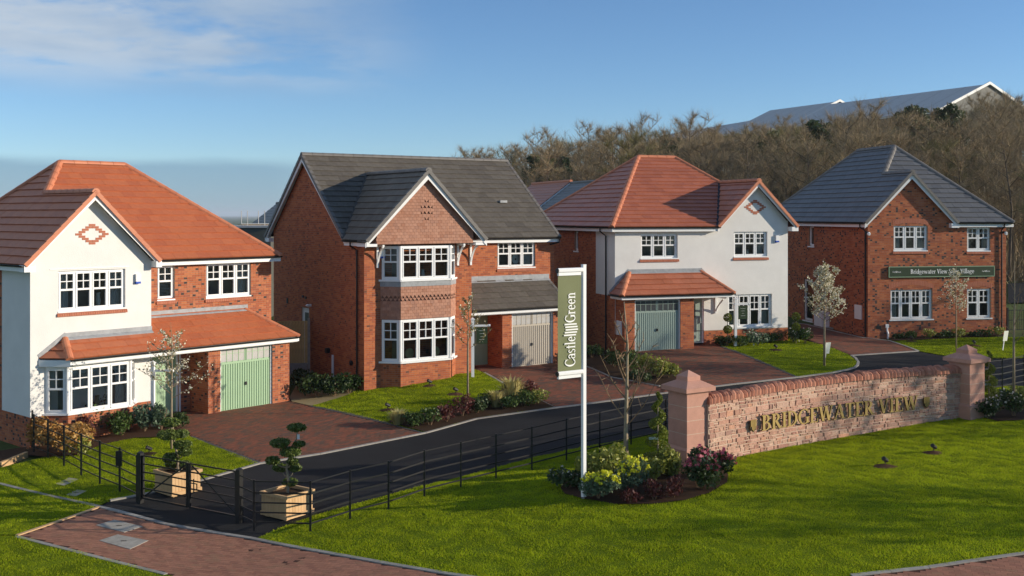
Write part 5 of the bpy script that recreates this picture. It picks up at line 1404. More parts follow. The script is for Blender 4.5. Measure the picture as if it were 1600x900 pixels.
def pillar(px_mid, base_px, d, label, wshaft=.74):
    x = (px_mid - CX) / FP * d; p = Vector((x, d, 0)); zb = tz(x, d); zt = CAMZ - 4.62
    P = bpy.data.objects.new('pillar', None); P.location = (x, d, zb); P.rotation_euler = (0, 0, math.atan2(wd_.y, wd_.x)); put(P, wall)
    H = zt - zb; w = wshaft / 2; pw = w + .055
    b = MB(); b.box(-pw, pw, -pw, pw, -.4, .42); b.hexa([(-pw, -pw, .42), (pw, -pw, .42), (pw, pw, .42), (-pw, pw, .42), (-w, -w, .48), (w, -w, .48), (w, w, .48), (-w, w, .48)]); b.build('plinth_block', ASHLAR, P)
    n = 4; hh = (H - .48) / n
    for i in range(n):
        z0 = .481 + i * hh; b = MB(); b.box(-w, w, -w, w, z0 + .009, z0 + hh - .009); b.build('ashlar_block', ASHLAR, P)
    b = MB(); b.box(-w + .004, w - .004, -w + .004, w - .004, .482, H - .006); b.build('joint_core', LIME, P)
    c = w + .13; z = H
    b = MB(); b.box(-w - .04, w + .04, -w - .04, w + .04, z - .005, z + .04); b.box(-c, c, -c, c, z + .041, z + .15)
    q = .22; b.hexa([(-c, -c, z + .151), (c, -c, z + .151), (c, c, z + .151), (-c, c, z + .151), (-q, -q, z + .30), (q, -q, z + .30), (q, q, z + .30), (-q, q, z + .30)])
    b.build('cap_slab', ASHLAR, P)
    b = MB(); b.box(-q, q, -q, q, z + .301, z + .41); b.add([(-q, -q, z + .41), (q, -q, z + .41), (q, q, z + .41), (-q, q, z + .41), (0, 0, z + .56)], [(0, 1, 4), (1, 2, 4), (2, 3, 4), (3, 0, 4)]); b.build('cap_block', ASHLAR, P)
pillar(1075.5, 727, 28.55, '')
pillar(1510.5, 655, 34.15, '')

# ------------------------------------------------------------------ estate railings and gate
def rail_fence(name, pts, label, hgt=1.15, rails=(.2, .42, .64, .86, 1.12), extra=None):
    t = thing(name, label, 'railings', pts[0])
    O = Vector(pts[0])
    for i, p in enumerate(pts):
        q = Vector(p) - O; b = MB(); b.box(q.x - .022, q.x + .022, q.y - .006 - .012, q.y + .018, q.z - .3, q.z + hgt + .01); b.build('post', IRON, t)
    for j, z in enumerate(rails):
        b = MB()
        for a, c in zip(pts[:-1], pts[1:]):
            a, c = Vector(a) - O, Vector(c) - O; d = (c - a); nn = Vector((d.y, -d.x, 0)).normalized() * .007
            hz = .017 if j < len(rails) - 1 else .012
            off = nn * 0
            lo, hi = Vector((0, 0, z - hz)), Vector((0, 0, z + hz))
            b.hexa([a + nn + lo, c + nn + lo, c - nn + lo, a - nn + lo, a + nn + hi, c + nn + hi, c - nn + hi, a - nn + hi])
        b.build('rail', IRON, t)
    return t
lp = [(187, 770), (156, 757.5), (127, 744), (100, 729), (75, 717.5), (53, 708.5)]
lpts = [gp(*q) for q in [(214, 784)] + lp]; lpts.append(world_of(H1, -6.25, .40, -.3))
lpts[-1].z = tz(lpts[-1].x, lpts[-1].y)
LF = rail_fence('estate_railing', lpts, 'black estate railings crossing the lawn from the gate to the leftmost house')
q = gp(187, 770); o = MB(); o.box(-.075, .075, -.085, -.02, .70, 1.08); o = o.build('post_box', BLACKP, None, label='small black box fixed to a railing post beside the gate', cat='box'); o.location = q
rp = [(374, 818), (397, 829), (485, 832), (547, 812), (607, 797), (663, 777), (720, 762.5), (775, 749), (831, 735.5), (885, 721), (937, 708), (986, 696), (1040, 684)]
rpts = [gp(*q) for q in rp]
end = gp(1566, 612); a0 = rpts[-1]; nn = 13
for i in range(1, nn + 1):
    x = a0.x + (end.x - a0.x) * i / nn; y = a0.y + (end.y - a0.y) * i / nn; rpts.append(Vector((x, y, tz(x, y))))
e2 = gp(1600, 604); rpts.append(e2); rpts += [gp(x_, y_) for x_, y_ in ((1640, 599), (1690, 592.5), (1750, 588), (1815, 584))]
RF = rail_fence('estate_railing', rpts, 'long black estate railings following the near edge of the asphalt road')
# gate
GA, GB = gp(219.5, 786), gp(374, 817)
gd = (GB - GA); gd.z = 0; GLn = gd.length; gd.normalize()
gz_ = lambda x: tz(GA.x + gd.x * x, GA.y + gd.y * x) - GA.z
gate = thing('field_gate', 'black steel double gate across the asphalt behind the brick path', 'gate', GA, math.atan2(gd.y, gd.x))
for x, w in ((0, .06), (GLn, .06)):
    b = MB(); b.box(x - w, x + w, -w, w, gz_(x) - .3, gz_(x) + 1.24); b.hexa([(x - w, -w, gz_(x) + 1.241), (x + w, -w, gz_(x) + 1.241), (x + w, w, gz_(x) + 1.241), (x - w, w, gz_(x) + 1.241), (x - .02, -.02, gz_(x) + 1.28), (x + .02, -.02, gz_(x) + 1.28), (x + .02, .02, gz_(x) + 1.28), (x - .02, .02, gz_(x) + 1.28)]); b.build('gate_post', IRON, gate)
mid = GLn / 2
for k, (xa, xb) in enumerate(((.09, mid - .035), (mid + .035, GLn - .09))):
    za, zb = gz_(xa) * 1 + .14, gz_(xb) + .14
    def L(x, z): f = (x - xa) / (xb - xa); return za + (zb - za) * f + z
    L_ = bpy.data.objects.new('gate_leaf', None); put(L_, gate)
    def bar(x0, z0, x1, z1, w=.014, y=.014, nm='gate_rail', dy=0):
        b = MB(); p, q = Vector((x0, dy, L(x0, z0))), Vector((x1, dy, L(x1, z1))); d = (q - p).normalized(); u = Vector((-d.z, 0, d.x)) * w
        b.hexa([p - u - Vector((0, y, 0)), q - u - Vector((0, y, 0)), q - u + Vector((0, y, 0)), p - u + Vector((0, y, 0)), p + u - Vector((0, y, 0)), q + u - Vector((0, y, 0)), q + u + Vector((0, y, 0)), p + u + Vector((0, y, 0))]); b.build(nm, IRON, L_)
    bar(xa, 0, xa, 1.05, .028, .025, 'gate_stile'); bar(xb, 0, xb, 1.05, .028, .025, 'gate_stile')
    bar(xa, .0, xb, .0, .022, .02)
    for z in (.24, .44, .64, .84, 1.04): bar(xa + .03, z, xb - .03, z, .016, .010)
    if k == 0: bar(xa + .05, .05, xb - .05, 1.0, .018, .006, 'brace', .022)
    else: bar(xa + .05, 1.0, xb - .05, .05, .018, .006, 'brace', .022)
b = MB(); x = mid + .18; z = gz_(mid) + .14
for q in ((.07, .32, .58, .6), (.07, .32, .44, .46), (.30, .32, .44, .6), (.2, .22, .36, .7)): b.box(mid + q[0], mid + q[1], -.045, -.026, z + q[2], z + q[3])
b.build('gate_latch', IRON, gate)

# ------------------------------------------------------------------ timber planters
def planter(px, py, d, w, h, rot, label):
    x = (px - CX) / FP * d; z = tz(x, d)
    t = thing('planter_box', label, 'planter', (x, d, z), rot, 'softwood planters beside the gate')
    # origin at the near bottom corner; box spans +x and +y
    I = .05; n = 9; bw = (w - 2 * I) / n
    me = MB(); me.box(.003, bw - .003, 0, .022, .14, h - .05); me = me.mesh('board', TIMBER)
    for i in range(n):
        inst('board', me, t, Matrix.Translation((I + i * bw, I, 0)))
        inst('board', me, t, Matrix.Translation((I + i * bw, w - I, 0)))
        inst('board', me, t, axes((I + .0, w - I - i * bw, 0), (0, -1, 0), (1, 0, 0), (0, 0, 1)))
        inst('board', me, t, axes((w - I, I + i * bw, 0), (0, 1, 0), (-1, 0, 0), (0, 0, 1)))
    for nm, z0, z1, o in (('base_board', .05, .14, .0), ('top_rail', h - .075, h, -.01)):
        e = I - .03 + o
        for q in ((e, w - e, e, e + .06), (e, w - e, w - e - .06, w - e), (e, e + .06, e + .062, w - e - .062), (w - e - .06, w - e, e + .062, w - e - .062)):
            b = MB(); b.box(q[0], q[1], q[2], q[3], z0, z1); b.build(nm, TIMBER, t)
    b = MB(); b.box(I + .03, w - I - .03, I + .03, w - I - .03, h - .2, h - .07); b.build('compost', SOIL, t)
    for a in (.1, w - .22):
        for c in (.1, w - .22): b = MB(); b.box(a, a + .12, c, c + .12, -.05, .05); b.build('foot', TIMBER, t)
    return t, Vector((x, d, z)), w, h
P1 = planter(268, 782, 27.1, .90, .60, R(48.4), 'softwood planter behind the left leaf of the gate')
P2 = planter(447, 818, 25.1, .93, .60, R(54), 'softwood planter behind the railings right of the gate')

# ------------------------------------------------------------------ small street things
def sign_post(px, py, ht, label, board=None, rot=0.0):
    p = gp(px, py); t = thing('sign_post', label, 'sign', p, rot)
    b = MB(); b.box(-.055, .055, -.055, .055, -.2, ht); b.build('post', PAINT, t)
    b = MB(); b.box(-.075, .075, -.075, .075, ht + .001, ht + .04); b.add([(-.06, -.06, ht + .04), (.06, -.06, ht + .04), (.06, .06, ht + .04), (-.06, .06, ht + .04), (0, 0, ht + .10)], [(0, 1, 4), (1, 2, 4), (2, 3, 4), (3, 0, 4)]); b.build('post_cap', PAINT, t)
    b = MB(); b.box(.056, .62, -.035, .035, ht - .26, ht - .19); b.tube([(.62, 0, ht - .225), (.68, 0, ht - .225)], .05, 8); b.tube([(-.056, 0, ht - .225), (-.11, 0, ht - .225)], .045, 8); b.build('arm', PAINT, t)
    if board:
        b = MB(); b.box(.14, .56, -.012, .012, ht - .30 - board, ht - .30); B = b.build('board', DKGREEN if rot > -.2 else BANNERG, t)
        b = MB(); b.box(.2, .205, -.004, .004, ht - .3, ht - .26); b.box(.5, .505, -.004, .004, ht - .3, ht - .26); b.build('hook', STEEL, t)
        b = MB()
        for i, (a, c) in enumerate(((.2, .5), (.24, .46), (.27, .43), (.22, .48))): b.box(a + .03, c - .03, -.014, -.0125, ht - .42 - i * board * .18, ht - .413 - i * board * .18)
        b.build('board_print', WHITEP, B)
sign_post(239, 668, 2.05, 'white sign post with a bare arm in the bed of the leftmost house', None, R(-5))
sign_post(738.5, 590, 2.2, 'white sign post with a green hanging board left of the beige garage door', .62, R(10))
sign_post(1149, 541, 2.05, 'white sign post with a dark board before the window of the small white house', .58, R(12))
def flat_slab(pts, label, off=.012, name='drain_cover'):
    W = [gp(*q) for q in pts]; c = sum(W, Vector()) / 4
    t = thing(name, label, 'cover', c)
    top = [(w.x - c.x, w.y - c.y, w.z - c.z + off + .012) for w in W]
    b = MB(); b.hexa(top + [(x, y, z - .06) for x, y, z in top]); b.build('cover', SLAB, t)
    b = MB(); b.box(-.06, .06, -.015, .015, off + .008, off + .02); b.build('lifting_slot', BLACKP, t)
flat_slab([(150, 822), (194, 833), (223, 824), (179, 813.5)], 'square concrete cover in the brick path, the upper of two')
flat_slab([(155, 846), (203, 859.5), (232, 846), (184, 836.5)], 'square concrete cover in the brick path, the lower of two')
flat_slab([(86, 757), (100, 760), (123, 750), (108, 747.5)], 'grey slab set in the lawn beside the railings')
flat_slab([(103, 774.5), (118, 777), (136, 768), (120, 766.5)], 'grey slab in the shaded lawn near the path edge')
for k, (px, py, lab) in enumerate([(1383, 730, 'spike spotlight in a soil patch on the front lawn, nearer of two'), (1459, 709, 'spike spotlight in a soil patch on the front lawn, farther of two'), (606, 642, 'spotlight standing in a brown soil patch on the bumpy lawn'), (712, 617, 'dark spotlight in the middle of the bumpy lawn'), (671, 604, 'small dark spotlight near the brick bay on the bumpy lawn'),
                               (1212, 548, 'spotlight on the rounded lawn of the white house'), (1522, 541, 'spotlight on the lawn before the long sign board'), (1424, 534, 'spotlight by the bed under the long sign board'), (233, 711, 'dark spotlights lying on the lawn behind the gate post')]):
    p = gp(px, py); t = thing('garden_spotlight', lab, 'lamp', p)
    b = MB(); n = 14; r = random.Random(k)
    ringp = [(math.cos(2 * math.pi * i / n) * r.uniform(.22, .36), math.sin(2 * math.pi * i / n) * r.uniform(.2, .32)) for i in range(n)]
    zz = [tz(p.x + x, p.y + y) - p.z + .026 for x, y in ringp]
    b.add([(x, y, z) for (x, y), z in zip(ringp, zz)] + [(0, 0, .085)], [(i, (i + 1) % n, n) for i in range(n)]); b.build('soil_patch', SOIL, t)
    b = MB(); b.tube([(0, 0, .05), (0, 0, .14), (.02, -.03, .18)], .015, 5); b.tube([(.06, .04, .16), (-.06, -.06, .24)], [.05, .06], 8); b.build('lamp_head', BLACKP, t)
for px, py, lab in ((1288, 569, 'leaning plant label card beside the blossom tree on the rounded lawn'), (1567, 548, 'white plant label card on the lawn behind the right wall pillar')):
    p = gp(px, py); t = thing('plant_label', lab, 'label', p, R(20))
    b = MB(); b.prism([(-.02, 0, 0), (.02, 0, 0), (.10, 0, .45), (.06, 0, .45)], (0, .02, 0)); b.build('stake', PAINT, t)
    b = MB(); b.prism([(-.01, -.012, .42), (.22, -.012, .42), (.31, -.012, .86), (.07, -.012, .86)], (0, .01, 0)); b.build('card', SIGNW, t)
# garden fence between the two left houses
a = world_of(H1, 2.95, 6.2, -.2); c = world_of(H2, -6.85, 4.55, -.2)
dv = (c - a); L = math.hypot(dv.x, dv.y); t = thing('garden_fence', 'close boarded wooden fence in the shaded gap between the two left houses', 'fence', (a.x, a.y, 1.72), math.atan2(dv.y, dv.x))
n = int(L / .125); me = MB(); me.hexa([(0, -.012, .3), (.118, -.005, .3), (.118, .012, .3), (0, .012, .3), (0, -.012, 2.0), (.118, -.005, 2.0), (.118, .012, 2.0), (0, .012, 2.0)]); me = me.mesh('board', FENCEW)
for i in range(n): inst('board', me, t, Matrix.Translation((i * .125, 0, 0)))
for x in np.arange(0.0, L + .1, L / 2): b = MB(); b.box(x - .05, x + .05, -.05, .06, -.3, 2.1) ; b.build('concrete_post', SLAB, t)
b = MB(); b.box(.06, L - .06, -.02, .03, -.2, .295); b.build('gravel_board', SLAB, t)
# iron gate right of the brick house
p = world_of(H4, 6.95, .1, 0); t = thing('garden_gate', 'black iron garden gate right of the brick house with the sign board', 'gate', (p.x, p.y, tz(p.x, p.y)), R(TH[3]))
for x in (0, 1.0): b = MB(); b.box(x - .04, x + .04, -.04, .04, -.2, 1.25); b.build('gate_post', IRON, t)
for z in (.15, .62, 1.1): b = MB(); b.box(.05, .95, -.012, .012, z, z + .03); b.build('gate_rail', IRON, t)
for i in range(8): b = MB(); b.box(.09 + i * .11, .105 + i * .11, -.008, .008, .181, 1.099 if i != 99 else 1); inst('bar', b.mesh('bar', IRON), t)
# ------------------------------------------------------------------ plants
def leaves(name, C, size, mat, parent=None, aspect=1.7, rng=RN, tri=False, droop=None, **k):
    """rhombic leaves centred on C"""
    C = np.asarray(C, float); n = len(C)
    u = rng.normal(size=(n, 3)); u /= np.linalg.norm(u, axis=1)[:, None]
    if droop is not None: u = u * .6 + np.array(droop); u /= np.linalg.norm(u, axis=1)[:, None]
    w = rng.normal(size=(n, 3)); w -= (w * u).sum(1)[:, None] * u; w /= np.linalg.norm(w, axis=1)[:, None]
    s = size * rng.uniform(.6, 1.35, n)[:, None]
    V = np.stack([C - u * s * aspect / 2, C + w * s / 2, C + u * s * aspect / 2, C - w * s / 2], 1)
    me = mesh_np(name, V.reshape(-1, 3), np.arange(4 * n).reshape(-1, 4), mat)
    return put(bpy.data.objects.new(name, me), parent, **k)
def ball(n, c, r, rng=RN, shell=.55):
    d = rng.normal(size=(n, 3)); d /= np.linalg.norm(d, axis=1)[:, None]
    q = (shell ** 3 + (1 - shell ** 3) * rng.uniform(0, 1, n)) ** (1 / 3)
    return np.asarray(c) + d * q[:, None] * np.asarray(r)
def shrub(px, py, w, h, mat, label, name='shrub', n=500, leaf=.06, flower=None, fl_n=60, fl_size=.06, upright=False, cat='shrub', group=None, d=None, dx=0, dy=0, lumps=6):
    p = gp(px, py)
    t = thing(name, label, cat, p, 0, group)
    b = MB(); r = random.Random(int(px * 7 + py))
    for i in range(7):
        a = r.uniform(0, 6.28); x, y = math.cos(a) * w * .28, math.sin(a) * w * .28
        b.tube([(0, 0, -.05), (x * .5, y * .5, h * .4), (x, y, h * .75)], [.012, .009, .005], 4)
    b.build('stems', TRUNKB, t)
    pts = []
    if upright:                                       # strappy clump
        V = []
        m = n
        a = RN.uniform(0, 6.283, m); rr = RN.uniform(0, w * .18, m); out = RN.uniform(.1, 1, m) * w * .5; hh = h * RN.uniform(.55, 1.08, m); lw = leaf * .22 * RN.uniform(.7, 1.3, m)
        b0 = np.column_stack([np.cos(a) * rr, np.sin(a) * rr, np.zeros(m)])
        m1 = np.column_stack([np.cos(a) * (rr + out * .45), np.sin(a) * (rr + out * .45), hh * .75])
        e1 = np.column_stack([np.cos(a) * (rr + out), np.sin(a) * (rr + out), hh * RN.uniform(.75, 1.0, m)])
        sx = np.column_stack([-np.sin(a), np.cos(a), np.zeros(m)]) * lw[:, None]
        V = np.stack([b0 - sx, b0 + sx, m1 + sx, m1 - sx, m1 - sx, m1 + sx, e1 + sx * .15, e1 - sx * .15], 1).reshape(-1, 3)
        put(bpy.data.objects.new('foliage', mesh_np('foliage', V, np.arange(8 * m).reshape(-1, 4), mat)), t)
    else:
        k = lumps
        for i in range(k):
            a = r.uniform(0, 6.28); q = r.uniform(.1, .34) * w if k > 1 else 0
            rad = r.uniform(.24, .36) if k > 1 else .48
            pts.append(ball(n // k, (math.cos(a) * q, math.sin(a) * q, h * r.uniform(.40, .68) if k > 1 else h * .5), (w * rad, w * rad, h * r.uniform(.28, .40) if k > 1 else h * .48), shell=.4))
        leaves('foliage', np.concatenate(pts), leaf, mat, t)
    if flower is not None:
        c = []
        src = np.concatenate(pts) if pts else e1
        top = src[src[:, 2] > np.quantile(src[:, 2], .45)]
        sel = top[RN.integers(0, len(top), max(3, fl_n // 5))]
        for s_ in sel: c.append(ball(5, s_ + np.array([0, 0, .10 if flower is L_LIME else .03]), fl_size * .6))
        leaves('flowers', np.concatenate(c), fl_size, flower, t, 1.0, kind='stuff')
    return t
# bed below the banner and the left pillar
shrub(888, 764, 0.92, 0.47, L_DARK, 'low dark shrub with pale tips left of the banner pole', n=750, flower=L_WHITE, fl_n=90, fl_size=.035)
shrub(932, 757, 1.16, 0.90, L_YEL, 'yellow green shrub right beside the banner pole', n=1350, leaf=.065)
shrub(967, 752, 0.98, 0.95, L_YEL, 'yellow green shrub at the foot of the bare tree', n=1200, leaf=.065)
shrub(936, 781, 0.92, 0.69, L_BLUE, 'lime flowered spurge with blue green leaves by the banner pole', n=1050, leaf=.05, flower=L_LIME, fl_n=420, fl_size=.07, name='flowering_plant', cat='plant')
shrub(991, 772, 0.85, 0.84, L_BLUE, 'lime flowered spurge in the middle of the round bed', n=1050, leaf=.05, flower=L_LIME, fl_n=420, fl_size=.07, name='flowering_plant', cat='plant')
shrub(1013, 755, 0.88, 0.60, L_YEL, 'pale green shrub between the bare tree and the spiral topiary', n=1200, leaf=.065)
shrub(1052, 744, 0.83, 0.68, L_YEL, 'yellow budded shrub at the foot of the left wall pillar', n=1200, leaf=.065)
shrub(1022, 783, 0.61, 0.50, L_RED, 'low dark red shrub at the front of the round bed', n=450, leaf=.045)
shrub(1052, 780, 0.55, 0.56, L_RED, 'low bronze shrub left of the pink flowered shrub', n=450, leaf=.045)
shrub(985, 787, 0.61, 0.34, L_RED, 'small reddish plant at the front edge of the round bed', n=375, leaf=.045)
shrub(1092, 765, 1.22, 0.95, L_DARK, 'pink flowered evergreen shrub before the left wall pillar', n=1500, leaf=.06, flower=L_PINK, fl_n=480, fl_size=.08, name='flowering_shrub')
shrub(1120, 747, 0.79, 0.67, L_DARK, 'small pink flowered shrub at the foot of the stone wall', n=900, leaf=.06, flower=L_PINK, fl_n=480, fl_size=.08, name='flowering_shrub')
# bed at the right pillar
shrub(1545, 655, .9, .65, L_DARK, 'white flowered shrub against the right wall pillar', n=700, flower=L_WHITE, fl_n=130, fl_size=.05, name='flowering_shrub')
shrub(1584, 652, 1.0, .85, L_DARK, 'white flowered shrub under the right bare tree', n=800, flower=L_WHITE, fl_n=150, fl_size=.05, name='flowering_shrub')
shrub(1566, 632, 1.0, .55, L_DARK, 'dark evergreen shrub behind the white flowered shrubs', n=600)
shrub(1592, 630, 1.0, .65, L_YEL, 'golden shrub at the right edge behind the white flowers', n=700)
# first house bed
shrub(102, 711, 1.45, 1.0, L_ORG, 'coppery brown shrub behind the railings at the leftmost bay', n=1200, leaf=.07)
shrub(62, 700, .8, 1.0, L_ORG, 'smaller coppery shrub by the corner of the leftmost house', n=700, leaf=.07)
shrub(132, 693, .8, .9, L_RED, 'dark leaved shrub beside the coppery bush', n=500)
shrub(155, 681, .95, 1.25, L_MID, 'tall rose shrub with white flowers under the bay window', n=600, flower=L_WHITE, fl_n=25, fl_size=.09)
shrub(190, 682, 1.1, .75, L_MID, 'rounded green shrub left of the bare armed sign post', n=900)
shrub(226, 676, .75, .95, L_BLUE, 'upright lavender bush beside the bare armed sign post', n=900, leaf=.07)
shrub(252, 673, .8, .95, L_BLUE, 'grey green lavender bush right of the bare armed sign post', n=700, leaf=.07)
shrub(278, 668, .8, .5, L_DARK, 'low dark shrub by the porch of the leftmost house', n=500)
shrub(124, 713, .8, .7, L_YEL, 'yellowish shrub on the lawn side of the coppery bush', n=400)
# second house bed
for i, (px, py, w, h, m, lab, up) in enumerate([
    (622, 664, .75, .50, L_STRAW, 'straw yellow grass clump at the left end of the roadside bed', True), (648, 668, .75, .5, L_MID, 'green leafy plant next to the straw grass in the roadside bed', False), (672, 666, .8, .55, L_MID, 'tall green plant left of the dark red shrubs in the roadside bed', False),
    (697, 661, .75, .6, L_RED, 'dark red shrub left of the young tree in the roadside bed', False), (722, 652, .85, .8, L_RED, 'larger dark red shrub at the young tree in the roadside bed', False), (745, 647, .8, .55, L_DARK, 'dark green shrub right of the young tree', False), (757, 640, .8, .55, L_DARK, 'dark green mound in the middle of the roadside bed', False),
    (775, 637, .8, .6, L_STRAW, 'golden grass clump in the middle of the roadside bed', True), (800, 630, 1.1, .95, L_STRAW, 'tallest golden grass clump of the roadside bed', True), (788, 640, .8, .45, L_MID, 'low green shrub before the tall golden grass', False), (818, 637, .9, .6, L_MID, 'green shrub right of the tall golden grass', False), (836, 633, .9, .6, L_YEL, 'yellowish shrub at the right end of the roadside bed', False), (826, 625, .8, .7, L_RED, 'bronze shrub by the driveway edge of the roadside bed', False)]):
    shrub(px, py, w, h, m, lab, n=420 if up else 520, leaf=.07 if up else .055, upright=up, name='grass_clump' if up else 'shrub', cat='plant' if up else 'shrub')
# gap between the left houses
for i, (px, py, w, h, lab) in enumerate([(468, 612, 1.2, .9, 'dark shrub beside the green garage pillar in the shaded gap'), (495, 622, 1.2, .9, 'shrub in the shaded gap, second from the garage pillar'), (522, 620, 1.2, .9, 'shrub in the shaded gap below the boiler flue'), (545, 615, 1.0, .7, 'last shrub of the shaded gap beside the black drainpipe')]):
    shrub(px, py, w, h, L_DARK, lab, n=700, leaf=.08, group='shrubs in the gap between the houses')
# third house
for i, (px, py, w, h, m, lab) in enumerate([(925, 560, .9, .6, L_DARK, 'low shrub with pale tips behind the banner pole'), (960, 575, 1.0, .8, L_DARK, 'dark shrub at the left of the driveway bed'), (985, 582, 1.0, .9, L_MID, 'green shrub in the driveway bed behind the bare tree'), (1010, 590, .8, 1.0, L_YEL, 'upright yellow green shrub in the driveway bed'), (1028, 594, .8, .95, L_YEL, 'upright yellow green shrub in the driveway bed near its tip'), (1046, 592, .7, .7, L_YEL, 'last yellow green shrub at the tip of the driveway bed'), (1000, 598, .8, .5, L_DARK, 'low dark shrub at the front of the driveway bed'),
    (1134, 541, 1.0, .5, L_DARK, 'low evergreen under the two ball topiary left of the dark sign post'), (1160, 541, .9, .5, L_MID, 'green shrub right of the dark sign post'), (1184, 540, 1.1, .75, L_BLUE, 'pale flowered shrub under the ground floor window of the white house'), (1205, 536, .8, .45, L_DARK, 'low dark shrub under the white wall'), (1240, 535, 1.1, .8, L_DARK, 'white flowered shrub at the right corner of the white house'), (1258, 537, .9, .75, L_MID, 'white flowered shrub beside the driveway of the brick house')]):
    fl = L_WHITE if 'flowered' in lab else None
    shrub(px, py, w, h, m, lab, n=500, leaf=.065, flower=fl, fl_n=70, fl_size=.05)
for i, px in enumerate((1400, 1424, 1447, 1470, 1484, 1500, 1521, 1540, 1558)):
    shrub(px, 530 - i * .6, .8, .28 + .12 * (i % 3), (L_DARK, L_MID, L_YEL)[i % 3], 'low %s shrub under the brick wall, %s' % (('dark', 'green', 'yellowish')[i % 3], ('below the drain hopper', 'left of the wide window', 'under the wide window', 'right of the wide window', 'left of the thin blossom tree', 'right of the thin blossom tree', 'under the narrow right window', 'right of the narrow window', 'beside the iron gate')[i]), n=260, leaf=.06)

# cloud pruned trees in the planters
def cloud_tree(P, pads, trunk, label, tag=None):
    t0, o, w, h = P; r = t0.rotation_euler.z
    c = o + Vector((w / 2 * (math.cos(r) - math.sin(r)), w / 2 * (math.sin(r) + math.cos(r)), h - .08))
    t = thing('cloud_tree', label, 'tree', c)
    rr = random.Random(4)
    b = MB(); tops = []
    tr = [Vector(q) for q in trunk]
    b.tube(tr, [.035 - .02 * i / (len(tr) - 1) for i in range(len(tr))], 6)
    for x, z, rw, rh in pads:
        y = rr.uniform(-.22, .22)
        s_ = min(tr, key=lambda q: (q - Vector((x, y, z - .15))).length)
        b.tube([s_, (s_ + Vector((x, y, z))) / 2 + Vector((0, 0, -.05)), Vector((x, y, z))], [.018, .014, .01], 5)
        tops.append((x, y, z, rw, rh))
    b.build('trunk', TRUNKP, t)
    for x, y, z, rw, rh in tops:
        leaves('foliage_pad', ball(int(900 * rw / .23), (x, y, z), (rw * 1.04, rw * .95, rh * .92), shell=.4), .036, L_CLOUD, t, 1.5)
    if tag: b = MB(); b.box(tag[0] - .03, tag[0] + .03, -.06, -.05, tag[1] - .06, tag[1] + .06); b.build('plant_tag', PAINT, t)
S = 301.0
pd = [((x - 490) / S, (545 - y) / S, a / S, c / S) for x, y, a, c in ((562, 70, 68, 33), (450, 175, 72, 40), (578, 190, 42, 24), (520, 240, 78, 38), (398, 297, 52, 33), (530, 313, 42, 27), (430, 375, 60, 29), (535, 372, 50, 31), (500, 475, 55, 32))]
cloud_tree(P2, pd, [(0, 0, 0), (.02, 0, .35), (-.03, .02, .6), (.05, 0, .85), (.1, .02, 1.1), (.22, 0, 1.3), (.24, 0, 1.55)], 'cloud pruned tree with a white tag in the planter right of the gate', (.27, 1.35))
S = 197.0
pd = [((x - 885) / S, (795 - y) / S, a / S, c / S) for x, y, a, c in ((858, 540, 48, 25), (850, 600, 58, 28), (905, 600, 40, 24), (918, 650, 46, 25), (932, 685, 36, 22), (852, 722, 42, 30), (848, 760, 38, 26), (912, 758, 30, 18))]
cloud_tree(P1, pd, [(0, 0, 0), (.0, 0, .35), (-.06, .02, .6), (-.12, 0, .9), (-.13, .02, 1.25)], 'cloud pruned tree in the planter behind the left gate leaf')
# spiral topiaries
def spiral(px, py, ht, label, turns=4.2):
    p = gp(px, py); t = thing('spiral_topiary', label, 'topiary', p)
    b = MB(); b.tube([(0, 0, -.1), (0, 0, ht * .9)], [.03, .012], 6); b.build('trunk', TRUNKP, t)
    n = 5200; u = RN.uniform(0, 1, n) ** 1.25; z = ht * (.10 + .86 * u); a = 2 * math.pi * turns * u + .6
    R0 = .21 * (1 - u) + .045; q = .125 * (1 - u) ** .8 + .045
    c = np.column_stack([np.cos(a) * R0, np.sin(a) * R0, z])
    leaves('foliage', ball(n, (0, 0, 0), 1.0, shell=.6) * q[:, None] + c, .030, L_SPIR, t, 1.8)
    b = MB(); b.box(-.25, -.02, -.2, -.19, ht * .42, ht * .45); b.build('green_tie', TEALG, t)
spiral(1028, 739, 2.1, 'spiral clipped conifer beside the left wall pillar')
spiral(1545, 640, 1.95, 'spiral clipped conifer behind the right wall pillar')
def balls(px, py, z1, z2, r, label):
    p = gp(px, py); t = thing('ball_topiary', label, 'topiary', p)
    b = MB(); b.tube([(0, 0, -.1), (0, 0, z2)], .018, 6); b.build('trunk', TRUNKP, t)
    for z in (z1, z2): leaves('foliage_ball', ball(900, (0, 0, z), r, shell=.75), .035, L_SPIR, t, 1.4)
balls(1137, 541, .73, 1.25, .19, 'topiary of two clipped balls left of the dark sign post'); balls(1244, 537, .75, 1.2, .19, 'topiary of two clipped balls at the right corner of the white house')

